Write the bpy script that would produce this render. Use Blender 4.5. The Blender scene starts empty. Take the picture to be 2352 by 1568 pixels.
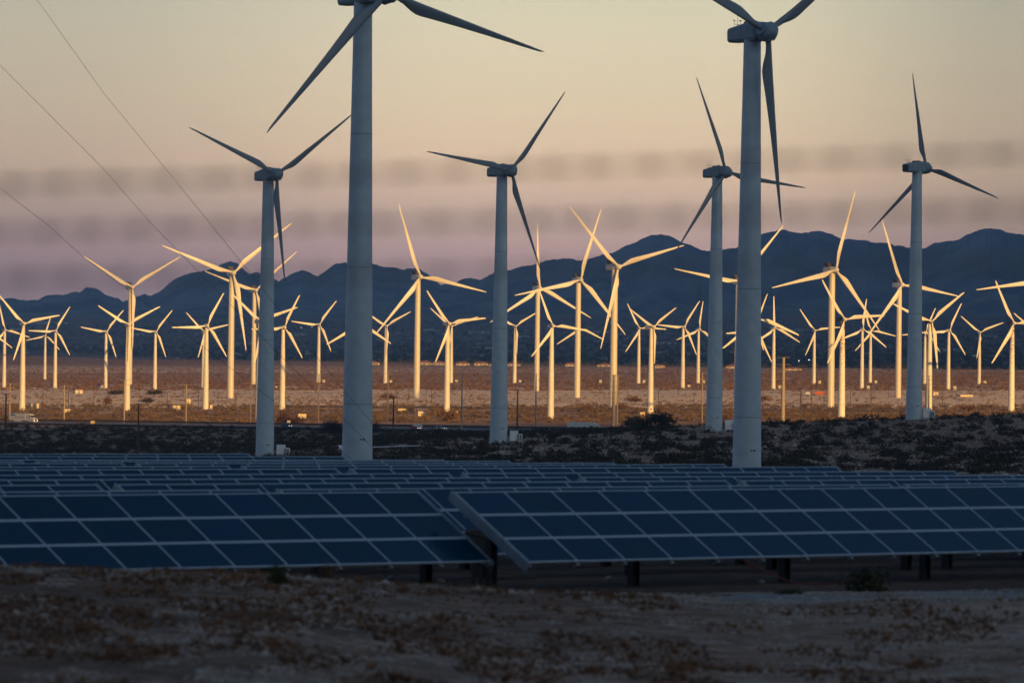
import bpy, math, random
import numpy as np
from mathutils import Matrix, Vector
R = math.radians
rnd = random.Random(7)
rng = np.random.default_rng(11)
SC = bpy.context.scene
COL = SC.collection

# ------------------------------------------------------------------ camera
F = 13066.0                       # focal length in pixels of a 2352 px wide frame (200 mm lens)
RHO = R(0.75)
PITCH = 6.0 / F
cr, sr = math.cos(RHO), math.sin(RHO)
AX_R = Vector((cr, 0, sr))
AX_U = Vector((-sr, -math.sin(PITCH), cr)).normalized()
AX_F = AX_U.cross(AX_R).normalized()
cam_d = bpy.data.cameras.new('camera')
cam = bpy.data.objects.new('camera', cam_d)
COL.objects.link(cam)
m = Matrix.Identity(4)
for i in range(3):
    m[i][0], m[i][1], m[i][2] = AX_R[i], AX_U[i], -AX_F[i]
cam.matrix_world = m
cam_d.sensor_width = 36.0
cam_d.lens = 36.0 * F / 2352.0
cam_d.clip_start = 0.5
cam_d.clip_end = 80000.0
cam_d.dof.use_dof = True
cam_d.dof.focus_distance = 1900.0
cam_d.dof.aperture_fstop = 3.0
SC.camera = cam

# ------------------------------------------------------------------ world, sun, exposure
SUN_EL, SUN_PHI = R(12.5), R(30.0)        # sun low behind the camera, to its right
w = bpy.data.worlds.new('World')
SC.world = w
w.use_nodes = True
nt = w.node_tree
nt.nodes.clear()
N = nt.nodes.new
L = nt.links.new
out = N('ShaderNodeOutputWorld')
sky = N('ShaderNodeTexSky')
sky.sky_type = 'NISHITA'
sky.sun_disc = False
sky.sun_elevation = SUN_EL
sky.sun_rotation = math.pi - SUN_PHI
sky.altitude = 300
sky.air_density = 1.0
sky.dust_density = 1.0
sky.ozone_density = 2.5
bg_sky = N('ShaderNodeBackground')
bg_sky.inputs['Strength'].default_value = 0.073
L(sky.outputs[0], bg_sky.inputs['Color'])
tc = N('ShaderNodeTexCoord')
sep = N('ShaderNodeSeparateXYZ')
L(tc.outputs['Generated'], sep.inputs[0])
mr = N('ShaderNodeMapRange')
mr.inputs['From Min'].default_value = 0.0
mr.inputs['From Max'].default_value = 0.16
L(sep.outputs['Z'], mr.inputs['Value'])
ramp = N('ShaderNodeValToRGB')
def lin(c):
    return tuple(((v / 255 + .055) / 1.055) ** 2.4 if v > 10 else v / 255 / 12.92 for v in c)
RAMP = [(0.0, (142, 117, 116)), (.010, (158, 129, 124)), (.0165, (178, 144, 132)), (.024, (200, 168, 140)),
        (.031, (224, 190, 151)), (.042, (228, 203, 160)), (.053, (227, 209, 167)), (.062, (220, 210, 170)), (.085, (170, 182, 172)), (.15, (84, 116, 150))]
el = ramp.color_ramp.elements
for k, (p, c) in enumerate(RAMP):
    e = el[k] if k < 2 else el.new(p / .16)
    e.position = p / .16
    e.color = (*lin(c), 1)
L(mr.outputs[0], ramp.inputs[0])
# lens vignetting painted into the sky: darker towards both sides, most at right
mx0 = N('ShaderNodeMapRange')
mx0.inputs['From Min'].default_value = -0.12
mx0.inputs['From Max'].default_value = 0.12
L(sep.outputs['X'], mx0.inputs['Value'])
mx = N('ShaderNodeValToRGB')
mx.color_ramp.interpolation = 'EASE'
for k, (p, v) in enumerate([(0.0, .62), (.12, .70), (.50, 1.0), (.64, .99), (.88, .64), (1.0, .56)]):
    e = mx.color_ramp.elements[k] if k < 2 else mx.color_ramp.elements.new(p)
    e.position = p
    e.color = (v, v, v, 1)
L(mx0.outputs[0], mx.inputs[0])
bg_low = N('ShaderNodeBackground')
L(ramp.outputs[0], bg_low.inputs['Color'])
ms = N('ShaderNodeMath')
ms.operation = 'MULTIPLY'
ms.inputs[1].default_value = 1.36
L(mx.outputs[0], ms.inputs[0])
L(ms.outputs[0], bg_low.inputs['Strength'])
mf = N('ShaderNodeMapRange')
mf.interpolation_type = 'SMOOTHSTEP'
mf.inputs['From Min'].default_value = 0.062
mf.inputs['From Max'].default_value = 0.12
L(sep.outputs['Z'], mf.inputs['Value'])
mixs = N('ShaderNodeMixShader')
L(mf.outputs[0], mixs.inputs[0])
L(bg_low.outputs[0], mixs.inputs[1])
L(bg_sky.outputs[0], mixs.inputs[2])
L(mixs.outputs[0], out.inputs['Surface'])

sun_d = bpy.data.lights.new('sun', 'SUN')
sun_d.energy = 5.0
sun_d.angle = R(0.5)
sun_d.color = (1.0, 0.53, 0.12)
sun = bpy.data.objects.new('sun', sun_d)
COL.objects.link(sun)
SUN_DIR = Vector((-math.sin(SUN_PHI) * math.cos(SUN_EL), math.cos(SUN_PHI) * math.cos(SUN_EL), -math.sin(SUN_EL)))
sun.rotation_euler = SUN_DIR.to_track_quat('-Z', 'Y').to_euler()
SC.view_settings.view_transform = 'Standard'
SC.view_settings.look = 'None'
SC.view_settings.exposure = 0.75
SC.view_settings.gamma = 1.0
SC.view_settings.use_curve_mapping = False
cy = SC.cycles
cy.use_denoising = True
cy.denoiser = 'OPENIMAGEDENOISE'
cy.denoising_prefilter = 'ACCURATE'
cy.denoising_input_passes = 'RGB_ALBEDO_NORMAL'
cy.sample_clamp_indirect = 2.0
w.cycles.sampling_method = 'MANUAL'
w.cycles.sample_map_resolution = 2048
cy.max_bounces = 5
cy.diffuse_bounces = 2
cy.glossy_bounces = 3
cy.volume_bounces = 0

# ------------------------------------------------------------------ helpers
def tag(o, label=None, cat=None, group=None, kind=None):
    if label: o['label'] = label
    if cat: o['category'] = cat
    if group: o['group'] = group
    if kind: o['kind'] = kind
    return o

def empty(name, loc=(0, 0, 0), rz=0.0):
    o = bpy.data.objects.new(name, None)
    o.empty_display_size = 0.5
    COL.objects.link(o)
    o.location = loc
    o.rotation_euler = (0, 0, rz)
    return o

def link(name, mesh, parent=None, mat4=None, loc=None):
    o = bpy.data.objects.new(name, mesh)
    COL.objects.link(o)
    if parent is not None: o.parent = parent
    if mat4 is not None: o.matrix_local = mat4
    if loc is not None: o.location = loc
    return o

class MB:
    def __init__(s):
        s.v, s.f, s.mi, s.sm = [], [], [], []
    def add(s, v, f, mi=0, smooth=False):
        o = len(s.v)
        s.v += [tuple(p) for p in v]
        s.f += [tuple(i + o for i in q) for q in f]
        s.mi += [mi] * len(f)
        s.sm += [smooth] * len(f)
    def box(s, a, b, mi=0):
        x0, y0, z0 = a; x1, y1, z1 = b
        s.add([(x0, y0, z0), (x1, y0, z0), (x1, y1, z0), (x0, y1, z0), (x0, y0, z1), (x1, y0, z1), (x1, y1, z1), (x0, y1, z1)],
              [(0, 3, 2, 1), (4, 5, 6, 7), (0, 1, 5, 4), (1, 2, 6, 5), (2, 3, 7, 6), (3, 0, 4, 7)], mi)
    def loft(s, rings, mi=0, smooth=True, cap=True):
        n = len(rings[0]); o = 0
        v = [p for r_ in rings for p in r_]
        f = []
        for k in range(len(rings) - 1):
            for i in range(n):
                j = (i + 1) % n
                f.append((k * n + i, k * n + j, (k + 1) * n + j, (k + 1) * n + i))
        s.add(v, f, mi, smooth)
        if cap:
            s.add(rings[0], [tuple(range(n - 1, -1, -1))], mi)
            s.add(rings[-1], [tuple(range(n))], mi)
    def tube(s, prof, n=16, mi=0, smooth=True, cap=True, c=(0, 0)):
        """prof: list of (radius, z)"""
        s.loft([[(c[0] + r_ * math.cos(2 * math.pi * i / n), c[1] + r_ * math.sin(2 * math.pi * i / n), z) for i in range(n)] for r_, z in prof], mi, smooth, cap)
    def bar(s, p, q, r0, r1=None, n=6, mi=0):
        p, q = Vector(p), Vector(q)
        r1 = r0 if r1 is None else r1
        d = (q - p).normalized()
        a = d.orthogonal().normalized(); b = d.cross(a)
        s.loft([[p + (a * math.cos(t) + b * math.sin(t)) * r0 for t in [2 * math.pi * i / n for i in range(n)]],
                [q + (a * math.cos(t) + b * math.sin(t)) * r1 for t in [2 * math.pi * i / n for i in range(n)]]], mi, n > 4)
    def mesh(s, name, mats):
        me = bpy.data.meshes.new(name)
        me.from_pydata(s.v, [], s.f)
        for m_ in (mats if isinstance(mats, (list, tuple)) else [mats]): me.materials.append(m_)
        me.polygons.foreach_set('material_index', s.mi)
        me.polygons.foreach_set('use_smooth', s.sm)
        me.update()
        return me

def np_mesh(name, V, Fc, mats, mi=None, smooth=False):
    """V (n,3), Fc (m,3 or 4)"""
    me = bpy.data.meshes.new(name)
    k = Fc.shape[1]
    me.vertices.add(len(V)); me.vertices.foreach_set('co', np.ascontiguousarray(V, dtype=np.float32).ravel())
    me.loops.add(Fc.size); me.loops.foreach_set('vertex_index', np.ascontiguousarray(Fc, dtype=np.int32).ravel())
    me.polygons.add(len(Fc)); me.polygons.foreach_set('loop_start', np.arange(0, Fc.size, k, dtype=np.int32))
    me.polygons.foreach_set('loop_total', np.full(len(Fc), k, dtype=np.int32))
    for m_ in (mats if isinstance(mats, (list, tuple)) else [mats]): me.materials.append(m_)
    if mi is not None: me.polygons.foreach_set('material_index', np.asarray(mi, dtype=np.int32))
    me.polygons.foreach_set('use_smooth', np.full(len(Fc), smooth, dtype=bool))
    me.update(calc_edges=True)
    me.validate()
    return me

def ray(px, py):
    d = AX_F + AX_R * ((px - 1176.0) / F) + AX_U * ((784.0 - py) / F)
    return d / d.y
def at(px, py, d):
    return ray(px, py) * d

# value noise
_G = rng.random((256, 256))
def vn(x, y):
    xi = np.floor(x).astype(int); yi = np.floor(y).astype(int)
    fx = x - xi; fy = y - yi
    fx = fx * fx * (3 - 2 * fx); fy = fy * fy * (3 - 2 * fy)
    g = lambda a, b: _G[a & 255, b & 255]
    return (g(xi, yi) * (1 - fx) + g(xi + 1, yi) * fx) * (1 - fy) + (g(xi, yi + 1) * (1 - fx) + g(xi + 1, yi + 1) * fx) * fy - .5
def fbm(x, y, o=4):
    s = 0; a = 1.0
    for k in range(o):
        s = s + a * vn(x * 2 ** k + 17.3 * k, y * 2 ** k + 5.1 * k); a *= .5
    return s

# ------------------------------------------------------------------ materials
def mat(name, col, rough=.6, metal=0.0, spec=.5, noise=None, bump=None, emit=None):
    """noise: (scale, colour2, detail)   bump: (scale, strength, distance)"""
    m_ = bpy.data.materials.new(name)
    m_.use_nodes = True
    t = m_.node_tree
    b = t.nodes['Principled BSDF']
    b.inputs['Base Color'].default_value = (*col, 1)
    b.inputs['Roughness'].default_value = rough
    b.inputs['Metallic'].default_value = metal
    b.inputs['Specular IOR Level'].default_value = spec
    tc_ = t.nodes.new('ShaderNodeTexCoord')
    if noise:
        nz = t.nodes.new('ShaderNodeTexNoise')
        nz.inputs['Scale'].default_value = noise[0]
        nz.inputs['Detail'].default_value = noise[2]
        t.links.new(tc_.outputs['Object'], nz.inputs['Vector'])
        rp = t.nodes.new('ShaderNodeValToRGB')
        rp.color_ramp.elements[0].position = .38; rp.color_ramp.elements[1].position = .64
        rp.color_ramp.elements[0].color = (*col, 1); rp.color_ramp.elements[1].color = (*noise[1], 1)
        t.links.new(nz.outputs['Fac'], rp.inputs[0])
        t.links.new(rp.outputs[0], b.inputs['Base Color'])
    if bump:
        nb = t.nodes.new('ShaderNodeTexNoise')
        nb.inputs['Scale'].default_value = bump[0]
        nb.inputs['Detail'].default_value = 4
        t.links.new(tc_.outputs['Object'], nb.inputs['Vector'])
        bm = t.nodes.new('ShaderNodeBump')
        bm.inputs['Strength'].default_value = bump[1]
        bm.inputs['Distance'].default_value = bump[2]
        t.links.new(nb.outputs['Fac'], bm.inputs['Height'])
        t.links.new(bm.outputs[0], b.inputs['Normal'])
    if emit:
        b.inputs['Emission Color'].default_value = (*emit[0], 1)
        b.inputs['Emission Strength'].default_value = emit[1]
    return m_

M = {}
M['white'] = mat('turbine_paint', (.60, .58, .54), .42, noise=(.35, (.54, .52, .47), 5))
M['gloss'] = mat('turbine_gloss_paint', (.54, .51, .43), .27, spec=.8, noise=(.3, (.53, .50, .44), 5))
M['gblade'] = mat('turbine_blade_shaded', (.17, .215, .255), .4, noise=(1.5, (.14, .18, .215), 4))  # colour darkened to carry the shade on the blades
M['gnac'] = mat('turbine_nacelle_shaded', (.21, .285, .34), .5, noise=(.5, (.17, .24, .29), 5))  # shade on nacelle and hub put into this darker colour
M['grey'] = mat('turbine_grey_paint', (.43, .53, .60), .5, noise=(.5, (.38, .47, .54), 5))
M['dark'] = mat('dark_cast_metal', (.03, .03, .032), .55)
M['cooler'] = mat('cooler_fins', (.055, .035, .03), .5)
M['rusty'] = None
M['glass'] = None
M['alu'] = mat('anodised_aluminium', (.47, .53, .58), .45, metal=.2)
M['endplate'] = mat('dull_steel_plate', (.33, .37, .40), .55, metal=.3, noise=(4, (.26, .29, .32), 4))
M['galv'] = mat('galvanised_steel', (.46, .48, .50), .5, metal=.4, noise=(6, (.38, .40, .42), 4))
M['post'] = mat('weathered_steel_post', (.05, .042, .036), .7)
M['wood'] = mat('creosoted_wood', (.085, .055, .038), .85, noise=(3, (.05, .034, .025), 5))
M['steelpole'] = mat('weathering_steel_pole', (.30, .25, .20), .6, noise=(2, (.24, .19, .15), 4))
M['beige'] = mat('beige_cabinet_paint', (.55, .45, .30), .6, noise=(.8, (.48, .39, .26), 4))
M['cab'] = mat('cabinet_paint', (.80, .81, .80), .5, noise=(1.2, (.73, .74, .73), 4))
M['louvre'] = mat('louvre_metal', (.22, .24, .25), .5)
M['concrete'] = mat('concrete', (.42, .40, .37), .9, noise=(1.5, (.34, .32, .30), 5))
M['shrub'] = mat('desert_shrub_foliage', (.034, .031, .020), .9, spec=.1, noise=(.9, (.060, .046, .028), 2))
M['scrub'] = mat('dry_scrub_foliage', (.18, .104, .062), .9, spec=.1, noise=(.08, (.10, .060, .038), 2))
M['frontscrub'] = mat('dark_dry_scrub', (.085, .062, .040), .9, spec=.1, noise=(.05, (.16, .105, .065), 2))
M['tuft'] = mat('dry_grass_tufts', (.25, .125, .068), .9, spec=.1, noise=(.6, (.14, .072, .042), 2))
M['green'] = mat('green_bush_leaves', (.06, .082, .028), .8, spec=.1, noise=(2, (.03, .042, .016), 2))
M['drab'] = mat('drab_bush_leaves', (.05, .052, .030), .85, spec=.1, noise=(3, (.09, .075, .045), 3))
M['tree'] = mat('town_tree_foliage', (.040, .048, .026), .9, spec=.1, noise=(.02, (.07, .06, .035), 3))
M['bark'] = mat('bark', (.07, .05, .035), .9)
M['rock'] = mat('pale_granite', (.46, .41, .36), .9, noise=(.4, (.32, .28, .24), 3))
M['pebble'] = mat('pale_pebbles', (.40, .33, .275), .9, noise=(.9, (.22, .165, .125), 3))
M['stucco'] = mat('pale_stucco', (.62, .52, .40), .8)
M['whitewall'] = mat('white_painted_wall', (.62, .60, .57), .8)
M['tile'] = mat('clay_roof_tiles', (.26, .11, .065), .8)
M['greyroof'] = mat('grey_roofing', (.33, .32, .31), .8)
M['win'] = mat('window_glass', (.02, .025, .03), .1)
M['asphalt'] = mat('asphalt', (.055, .055, .06), .85, noise=(.05, (.075, .073, .075), 4))
M['linepaint'] = mat('road_line_paint', (.7, .7, .68), .7)
M['tyre'] = mat('tyre_rubber', (.02, .02, .02), .8)
M['redcar'] = mat('red_car_paint', (.30, .02, .03), .25)
M['whitecar'] = mat('white_car_paint', (.52, .53, .54), .35)
M['greycar'] = mat('dark_car_paint', (.05, .06, .08), .25)
M['lamp'] = mat('lit_headlamp', (.9, .9, .9), .3, emit=((1, .92, .75), 1.5))
M['townlamp'] = mat('lit_town_lamp', (.9, .9, .9), .3, emit=((.85, .92, 1.0), 4.0))
M['container'] = mat('red_container_paint', (.42, .085, .04), .6, noise=(.5, (.33, .07, .035), 3))
M['signback'] = mat('yellow_sign_sheet', (.62, .45, .20), .6)
M['signwhite'] = mat('white_sign_sheet', (.72, .66, .58), .5)
M['ink'] = mat('sign_lettering', (.10, .08, .07), .6)
M['blue'] = mat('blue_lettering_paint', (.06, .12, .32), .5)
M['redline'] = mat('red_stripe_paint', (.35, .06, .07), .5)
M['galvwire'] = mat('zinc_coated_wire', (.30, .30, .31), .5, metal=.3)
M['wire'] = mat('dark_steel_cable', (.05, .05, .05), .5, metal=.5)
M['redcable'] = mat('red_cable_sheath', (.16, .022, .016), .5)
M['pipe'] = mat('white_plastic_pipe', (.70, .72, .74), .4)
M['conduit'] = mat('pipe_mouth', (.01, .01, .01), .9)
M['gravel'] = mat('gravel_track', (.24, .225, .21), .95, noise=(3.5, (.11, .10, .092), 8), bump=(9, .9, .08))

def glass_material():
    m_ = mat('solar_cell_glass', (.0003, .028, .06), .12, spec=.10)
    t = m_.node_tree
    b = t.nodes['Principled BSDF']
    b.inputs['Specular Tint'].default_value = (.10, .62, 1.0, 1)       # blue anti-reflection coating
    oi = t.nodes.new('ShaderNodeObjectInfo')
    mixc = t.nodes.new('ShaderNodeMix'); mixc.data_type = 'RGBA'
    mixc.inputs['A'].default_value = (.0003, .026, .052, 1)
    mixc.inputs['B'].default_value = (.0003, .030, .070, 1)
    pw = t.nodes.new('ShaderNodeMath'); pw.operation = 'POWER'; pw.inputs[1].default_value = 2.0
    t.links.new(oi.outputs['Random'], pw.inputs[0])
    t.links.new(pw.outputs[0], mixc.inputs['Factor'])
    # cell joints: fine lines every 158 mm
    tc_ = t.nodes.new('ShaderNodeTexCoord')
    sp = t.nodes.new('ShaderNodeSeparateXYZ')
    t.links.new(tc_.outputs['Object'], sp.inputs[0])
    lines = []
    for ax, off in (('X', .015), ('Y', .012)):
        a = t.nodes.new('ShaderNodeMath'); a.operation = 'WRAP'
        a.inputs[1].default_value = 0.158; a.inputs[2].default_value = 0.0
        t.links.new(sp.outputs[ax], a.inputs[0])
        c = t.nodes.new('ShaderNodeMath'); c.operation = 'LESS_THAN'; c.inputs[1].default_value = .007
        t.links.new(a.outputs[0], c.inputs[0]); lines.append(c)
    mxm = t.nodes.new('ShaderNodeMath'); mxm.operation = 'MAXIMUM'
    t.links.new(lines[0].outputs[0], mxm.inputs[0]); t.links.new(lines[1].outputs[0], mxm.inputs[1])
    mix2 = t.nodes.new('ShaderNodeMix'); mix2.data_type = 'RGBA'
    mix2.inputs['B'].default_value = (.012, .055, .095, 1)
    t.links.new(mxm.outputs[0], mix2.inputs['Factor'])
    t.links.new(mixc.outputs['Result'], mix2.inputs['A'])
    t.links.new(mix2.outputs['Result'], b.inputs['Base Color'])
    return m_
M['glass'] = glass_material()

def rust_material():
    m_ = mat('rust_stained_paint', (.68, .66, .60), .5)
    t = m_.node_tree; b = t.nodes['Principled BSDF']
    tc_ = t.nodes.new('ShaderNodeTexCoord')
    nz = t.nodes.new('ShaderNodeTexNoise'); nz.inputs['Scale'].default_value = 1.1; nz.inputs['Detail'].default_value = 6; nz.inputs['Roughness'].default_value = .75
    t.links.new(tc_.outputs['Object'], nz.inputs['Vector'])
    sp = t.nodes.new('ShaderNodeSeparateXYZ'); t.links.new(tc_.outputs['Object'], sp.inputs[0])
    mr_ = t.nodes.new('ShaderNodeMapRange'); mr_.inputs['From Min'].default_value = 22; mr_.inputs['From Max'].default_value = 42
    mr_.inputs['To Min'].default_value = .12; mr_.inputs['To Max'].default_value = -.02
    t.links.new(sp.outputs['Z'], mr_.inputs['Value'])
    ad = t.nodes.new('ShaderNodeMath'); ad.operation = 'SUBTRACT'
    t.links.new(nz.outputs['Fac'], ad.inputs[0]); t.links.new(mr_.outputs[0], ad.inputs[1])
    rp = t.nodes.new('ShaderNodeValToRGB')
    rp.color_ramp.elements[0].position = .46; rp.color_ramp.elements[0].color = (.68, .66, .60, 1)
    rp.color_ramp.elements[1].position = .56; rp.color_ramp.elements[1].color = (.23, .10, .03, 1)
    t.links.new(ad.outputs[0], rp.inputs[0]); t.links.new(rp.outputs[0], b.inputs['Base Color'])
    return m_
M['rusty'] = rust_material()

def ground_material():
    """desert floor: gravel, sand and brown crust mixed by noise in metres; 'sand' attribute says how pale the soil is"""
    m_ = bpy.data.materials.new('desert_ground'); m_.use_nodes = True
    t = m_.node_tree; b = t.nodes['Principled BSDF']
    b.inputs['Roughness'].default_value = .95; b.inputs['Specular IOR Level'].default_value = .1
    geo = t.nodes.new('ShaderNodeNewGeometry')
    def noise(scale, det, sx=1.0, sy=1.0, rough=.6):
        mp = t.nodes.new('ShaderNodeMapping'); mp.inputs['Scale'].default_value = (sx, sy, 1)
        t.links.new(geo.outputs['Position'], mp.inputs[0])
        n = t.nodes.new('ShaderNodeTexNoise'); n.inputs['Scale'].default_value = scale; n.inputs['Detail'].default_value = det; n.inputs['Roughness'].default_value = rough
        t.links.new(mp.outputs[0], n.inputs['Vector'])
        return n
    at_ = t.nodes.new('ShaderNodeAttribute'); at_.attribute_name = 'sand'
    big = noise(.012, 5); mid = noise(.16, 6); fine = noise(1.9, 6, rough=.72)
    # sand amount = attribute + patches
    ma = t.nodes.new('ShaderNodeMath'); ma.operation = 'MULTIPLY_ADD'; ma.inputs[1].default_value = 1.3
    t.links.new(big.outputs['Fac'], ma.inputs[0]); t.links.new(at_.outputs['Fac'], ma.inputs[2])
    mb_ = t.nodes.new('ShaderNodeMath'); mb_.operation = 'MULTIPLY_ADD'; mb_.inputs[1].default_value = 1.1
    t.links.new(mid.outputs['Fac'], mb_.inputs[0]); t.links.new(ma.outputs[0], mb_.inputs[2])
    rp = t.nodes.new('ShaderNodeValToRGB')
    e = rp.color_ramp.elements
    e[0].position = .0; e[0].color = (.062, .043, .032, 1)  # darkest tone, lowered to paint the shade under the panel rows
    e[1].position = 1.0; e[1].color = (.60, .465, .355, 1)
    e.new(.35).color = (.18, .108, .070, 1)
    e.new(.65).color = (.35, .235, .165, 1)
    mr_ = t.nodes.new('ShaderNodeMapRange'); mr_.inputs['From Min'].default_value = .7; mr_.inputs['From Max'].default_value = 2.1
    t.links.new(mb_.outputs[0], mr_.inputs['Value']); t.links.new(mr_.outputs[0], rp.inputs[0])
    mu = t.nodes.new('ShaderNodeMix'); mu.data_type = 'RGBA'; mu.blend_type = 'MULTIPLY'; mu.inputs['Factor'].default_value = 1.0
    rf = t.nodes.new('ShaderNodeValToRGB')
    rf.color_ramp.elements[0].position = .34; rf.color_ramp.elements[0].color = (.36, .33, .31, 1)
    rf.color_ramp.elements[1].position = .64; rf.color_ramp.elements[1].color = (1.38, 1.36, 1.36, 1)
    t.links.new(fine.outputs['Fac'], rf.inputs[0])
    t.links.new(rp.outputs[0], mu.inputs['A']); t.links.new(rf.outputs[0], mu.inputs['B'])
    t.links.new(mu.outputs['Result'], b.inputs['Base Color'])
    bm = t.nodes.new('ShaderNodeBump'); bm.inputs['Strength'].default_value = .9; bm.inputs['Distance'].default_value = .25
    t.links.new(fine.outputs['Fac'], bm.inputs['Height'])
    bm2 = t.nodes.new('ShaderNodeBump'); bm2.inputs['Strength'].default_value = .8; bm2.inputs['Distance'].default_value = 2.5
    t.links.new(mid.outputs['Fac'], bm2.inputs['Height']); t.links.new(bm.outputs[0], bm2.inputs['Normal'])
    t.links.new(bm2.outputs[0], b.inputs['Normal'])
    return m_
M['ground'] = ground_material()

def mountain_material():
    m_ = bpy.data.materials.new('bare_mountain_rock'); m_.use_nodes = True
    t = m_.node_tree; b = t.nodes['Principled BSDF']
    b.inputs['Roughness'].default_value = 1.0; b.inputs['Specular IOR Level'].default_value = 0.0
    geo = t.nodes.new('ShaderNodeNewGeometry')
    n = t.nodes.new('ShaderNodeTexNoise'); n.inputs['Scale'].default_value = .004; n.inputs['Detail'].default_value = 7
    t.links.new(geo.outputs['Position'], n.inputs['Vector'])
    rp = t.nodes.new('ShaderNodeValToRGB')
    rp.color_ramp.elements[0].position = .35; rp.color_ramp.elements[0].color = (.085, .080, .075, 1)
    rp.color_ramp.elements[1].position = .7; rp.color_ramp.elements[1].color = (.27, .245, .22, 1)
    t.links.new(n.outputs['Fac'], rp.inputs[0]); t.links.new(rp.outputs[0], b.inputs['Base Color'])
    return m_
M['mountain'] = mountain_material()

# ------------------------------------------------------------------ terrain
TILT = math.tan(RHO)
def tilt(x): return 1500 * np.tanh(np.asarray(x, float) / 1500) * TILT
_TX = np.array([-0.09, -0.0441, 0.0, 0.045, 0.09])           # columns x/y
_TD = [(0, (-1.7,) * 5), (5, (-1.7,) * 5), (40, (-3.7,) * 5), (70, (-4.1, -4.15, -4.4, -4.6, -4.6)), (92, (-4.2, -4.35, -4.9, -5.1, -5.1)),
       (112, (-4.36, -4.50, -4.86, -5.08, -5.02)), (120, (-4.8, -4.9, -5.3, -5.5, -5.45)), (128, (-5.6, -5.62, -5.68, -5.68, -5.65)), (136, (-5.75, -5.8, -5.85, -5.85, -5.9)), (190, (-6.5, -6.5, -6.6, -6.6, -6.7)), (240, (-7.05, -7.05, -7.1, -7.1, -7.3)),
       (300, (-8.6,) * 5), (1000, (-21.8, -21.8, -23.0, -24.0, -25.0)), (1300, (-28, -27.5, -26.3, -26.6, -25.2)),
       (1700, (-34.5, -33.5, -29.3, -26.4, -23.3)), (1900, (-35.5, -35, -30.3, -26.9, -23.3)), (2050, (-36, -36, -32.5, -29.5, -25.5)), (2300, (-36, -36, -36, -36, -34)), (2450, (-36,) * 5),
       (7000, (-36,) * 5), (8300, (-36, -36, -36, -35.5, -35)), (10500, (-29, -29, -25, -20, -18)), (13000, (-12, -8, 0, 8, 15)), (17000, (70, 75, 85, 90, 90)), (20000, (110,) * 5), (60000, (110,) * 5)]
_D = np.array([a for a, b in _TD]); _Z = np.array([b for a, b in _TD])
FIX = []                                                     # (x, y, dz, radius): pads levelled under the near turbines
def ground_z0(x, y):
    x = np.asarray(x, float); y = np.asarray(y, float)
    t = np.clip(x / np.maximum(y, 1.0), -.09, .09)
    j = np.clip(np.searchsorted(_TX, t) - 1, 0, 3)
    ft = (t - _TX[j]) / (_TX[j + 1] - _TX[j])
    k = np.clip(np.searchsorted(_D, y) - 1, 0, len(_D) - 2)
    fy = np.clip((y - _D[k]) / (_D[k + 1] - _D[k]), 0, 1)
    fy = np.where(y > 260, fy * fy * (3 - 2 * fy) * .4 + fy * .6, fy)
    z = (_Z[k, j] * (1 - ft) + _Z[k, j + 1] * ft) * (1 - fy) + (_Z[k + 1, j] * (1 - ft) + _Z[k + 1, j + 1] * ft) * fy
    return z + tilt(x)
def ground_z(x, y):
    x = np.asarray(x, float); y = np.asarray(y, float)
    z = ground_z0(x, y)
    a = np.interp(y, [0, 60, 130, 260, 900, 2300, 2700, 9000, 20000], [.0, .06, .10, .10, .7, .5, .25, .6, 3.0])
    s = np.interp(y, [0, 60, 260, 900, 9000, 20000], [3, 3, 6, 35, 60, 300])
    s1 = np.where(y < 500, 4.0, np.where(y < 9000, 38.0, 250.0))
    z = z + a * fbm(x / s1, y / s1, 4)
    for fx, fy_, dz, rad in FIX:
        z = z + dz * np.exp(-((x - fx) ** 2 + (y - fy_) ** 2) / rad ** 2)
    return z
def gz(x, y): return float(ground_z(np.array([x]), np.array([y]))[0])
_YS = np.geomspace(60, 17000, 1500)
def ground_hit(px, py, dmin=60.0):
    r_ = ray(px, py)
    ys = _YS[_YS >= dmin]
    z = ground_z(r_.x * ys, ys)
    below = np.nonzero(r_.z * ys <= z)[0]
    if len(below) == 0: return Vector((r_.x * 16000, 16000, gz(r_.x * 16000, 16000)))
    k = below[0]
    y = ys[k]
    if k > 0:
        a = r_.z * ys[k - 1] - z[k - 1]; b = r_.z * ys[k] - z[k]
        y = ys[k - 1] + (ys[k] - ys[k - 1]) * a / (a - b)
    return Vector((r_.x * y, y, gz(r_.x * y, y)))

# the six near (shaded) turbines: base px, distance, hub height in px, rotor radius px, cos(yaw), psi, faces away
GT = [('A', 820, 1066, 998, 1077, 461, .81, 104.7, 0), ('B', 608, 1056, 1622, 654, 250.6, .85, 54.0, 0), ('C', 1715, 1088, 1058, 1012, 438.4, .82, 54.0, 0),
      ('D', 1145, 1017, 1697, 624, 240.7, .81, 39.0, 0), ('E', 1640, 990, 1785, 594, 232.4, .82, 97.5, 0), ('F', 2099, 963, 1831, 578, 224.7, .73, 108.5, 1)]
for n_, bx, by, d, *_ in GT:
    p = at(bx, by, d)
    FIX.append((p.x, p.y, 0.0, 14.0))
    FIX[-1] = (p.x, p.y, p.z - gz(p.x, p.y), 22.0)

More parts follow.
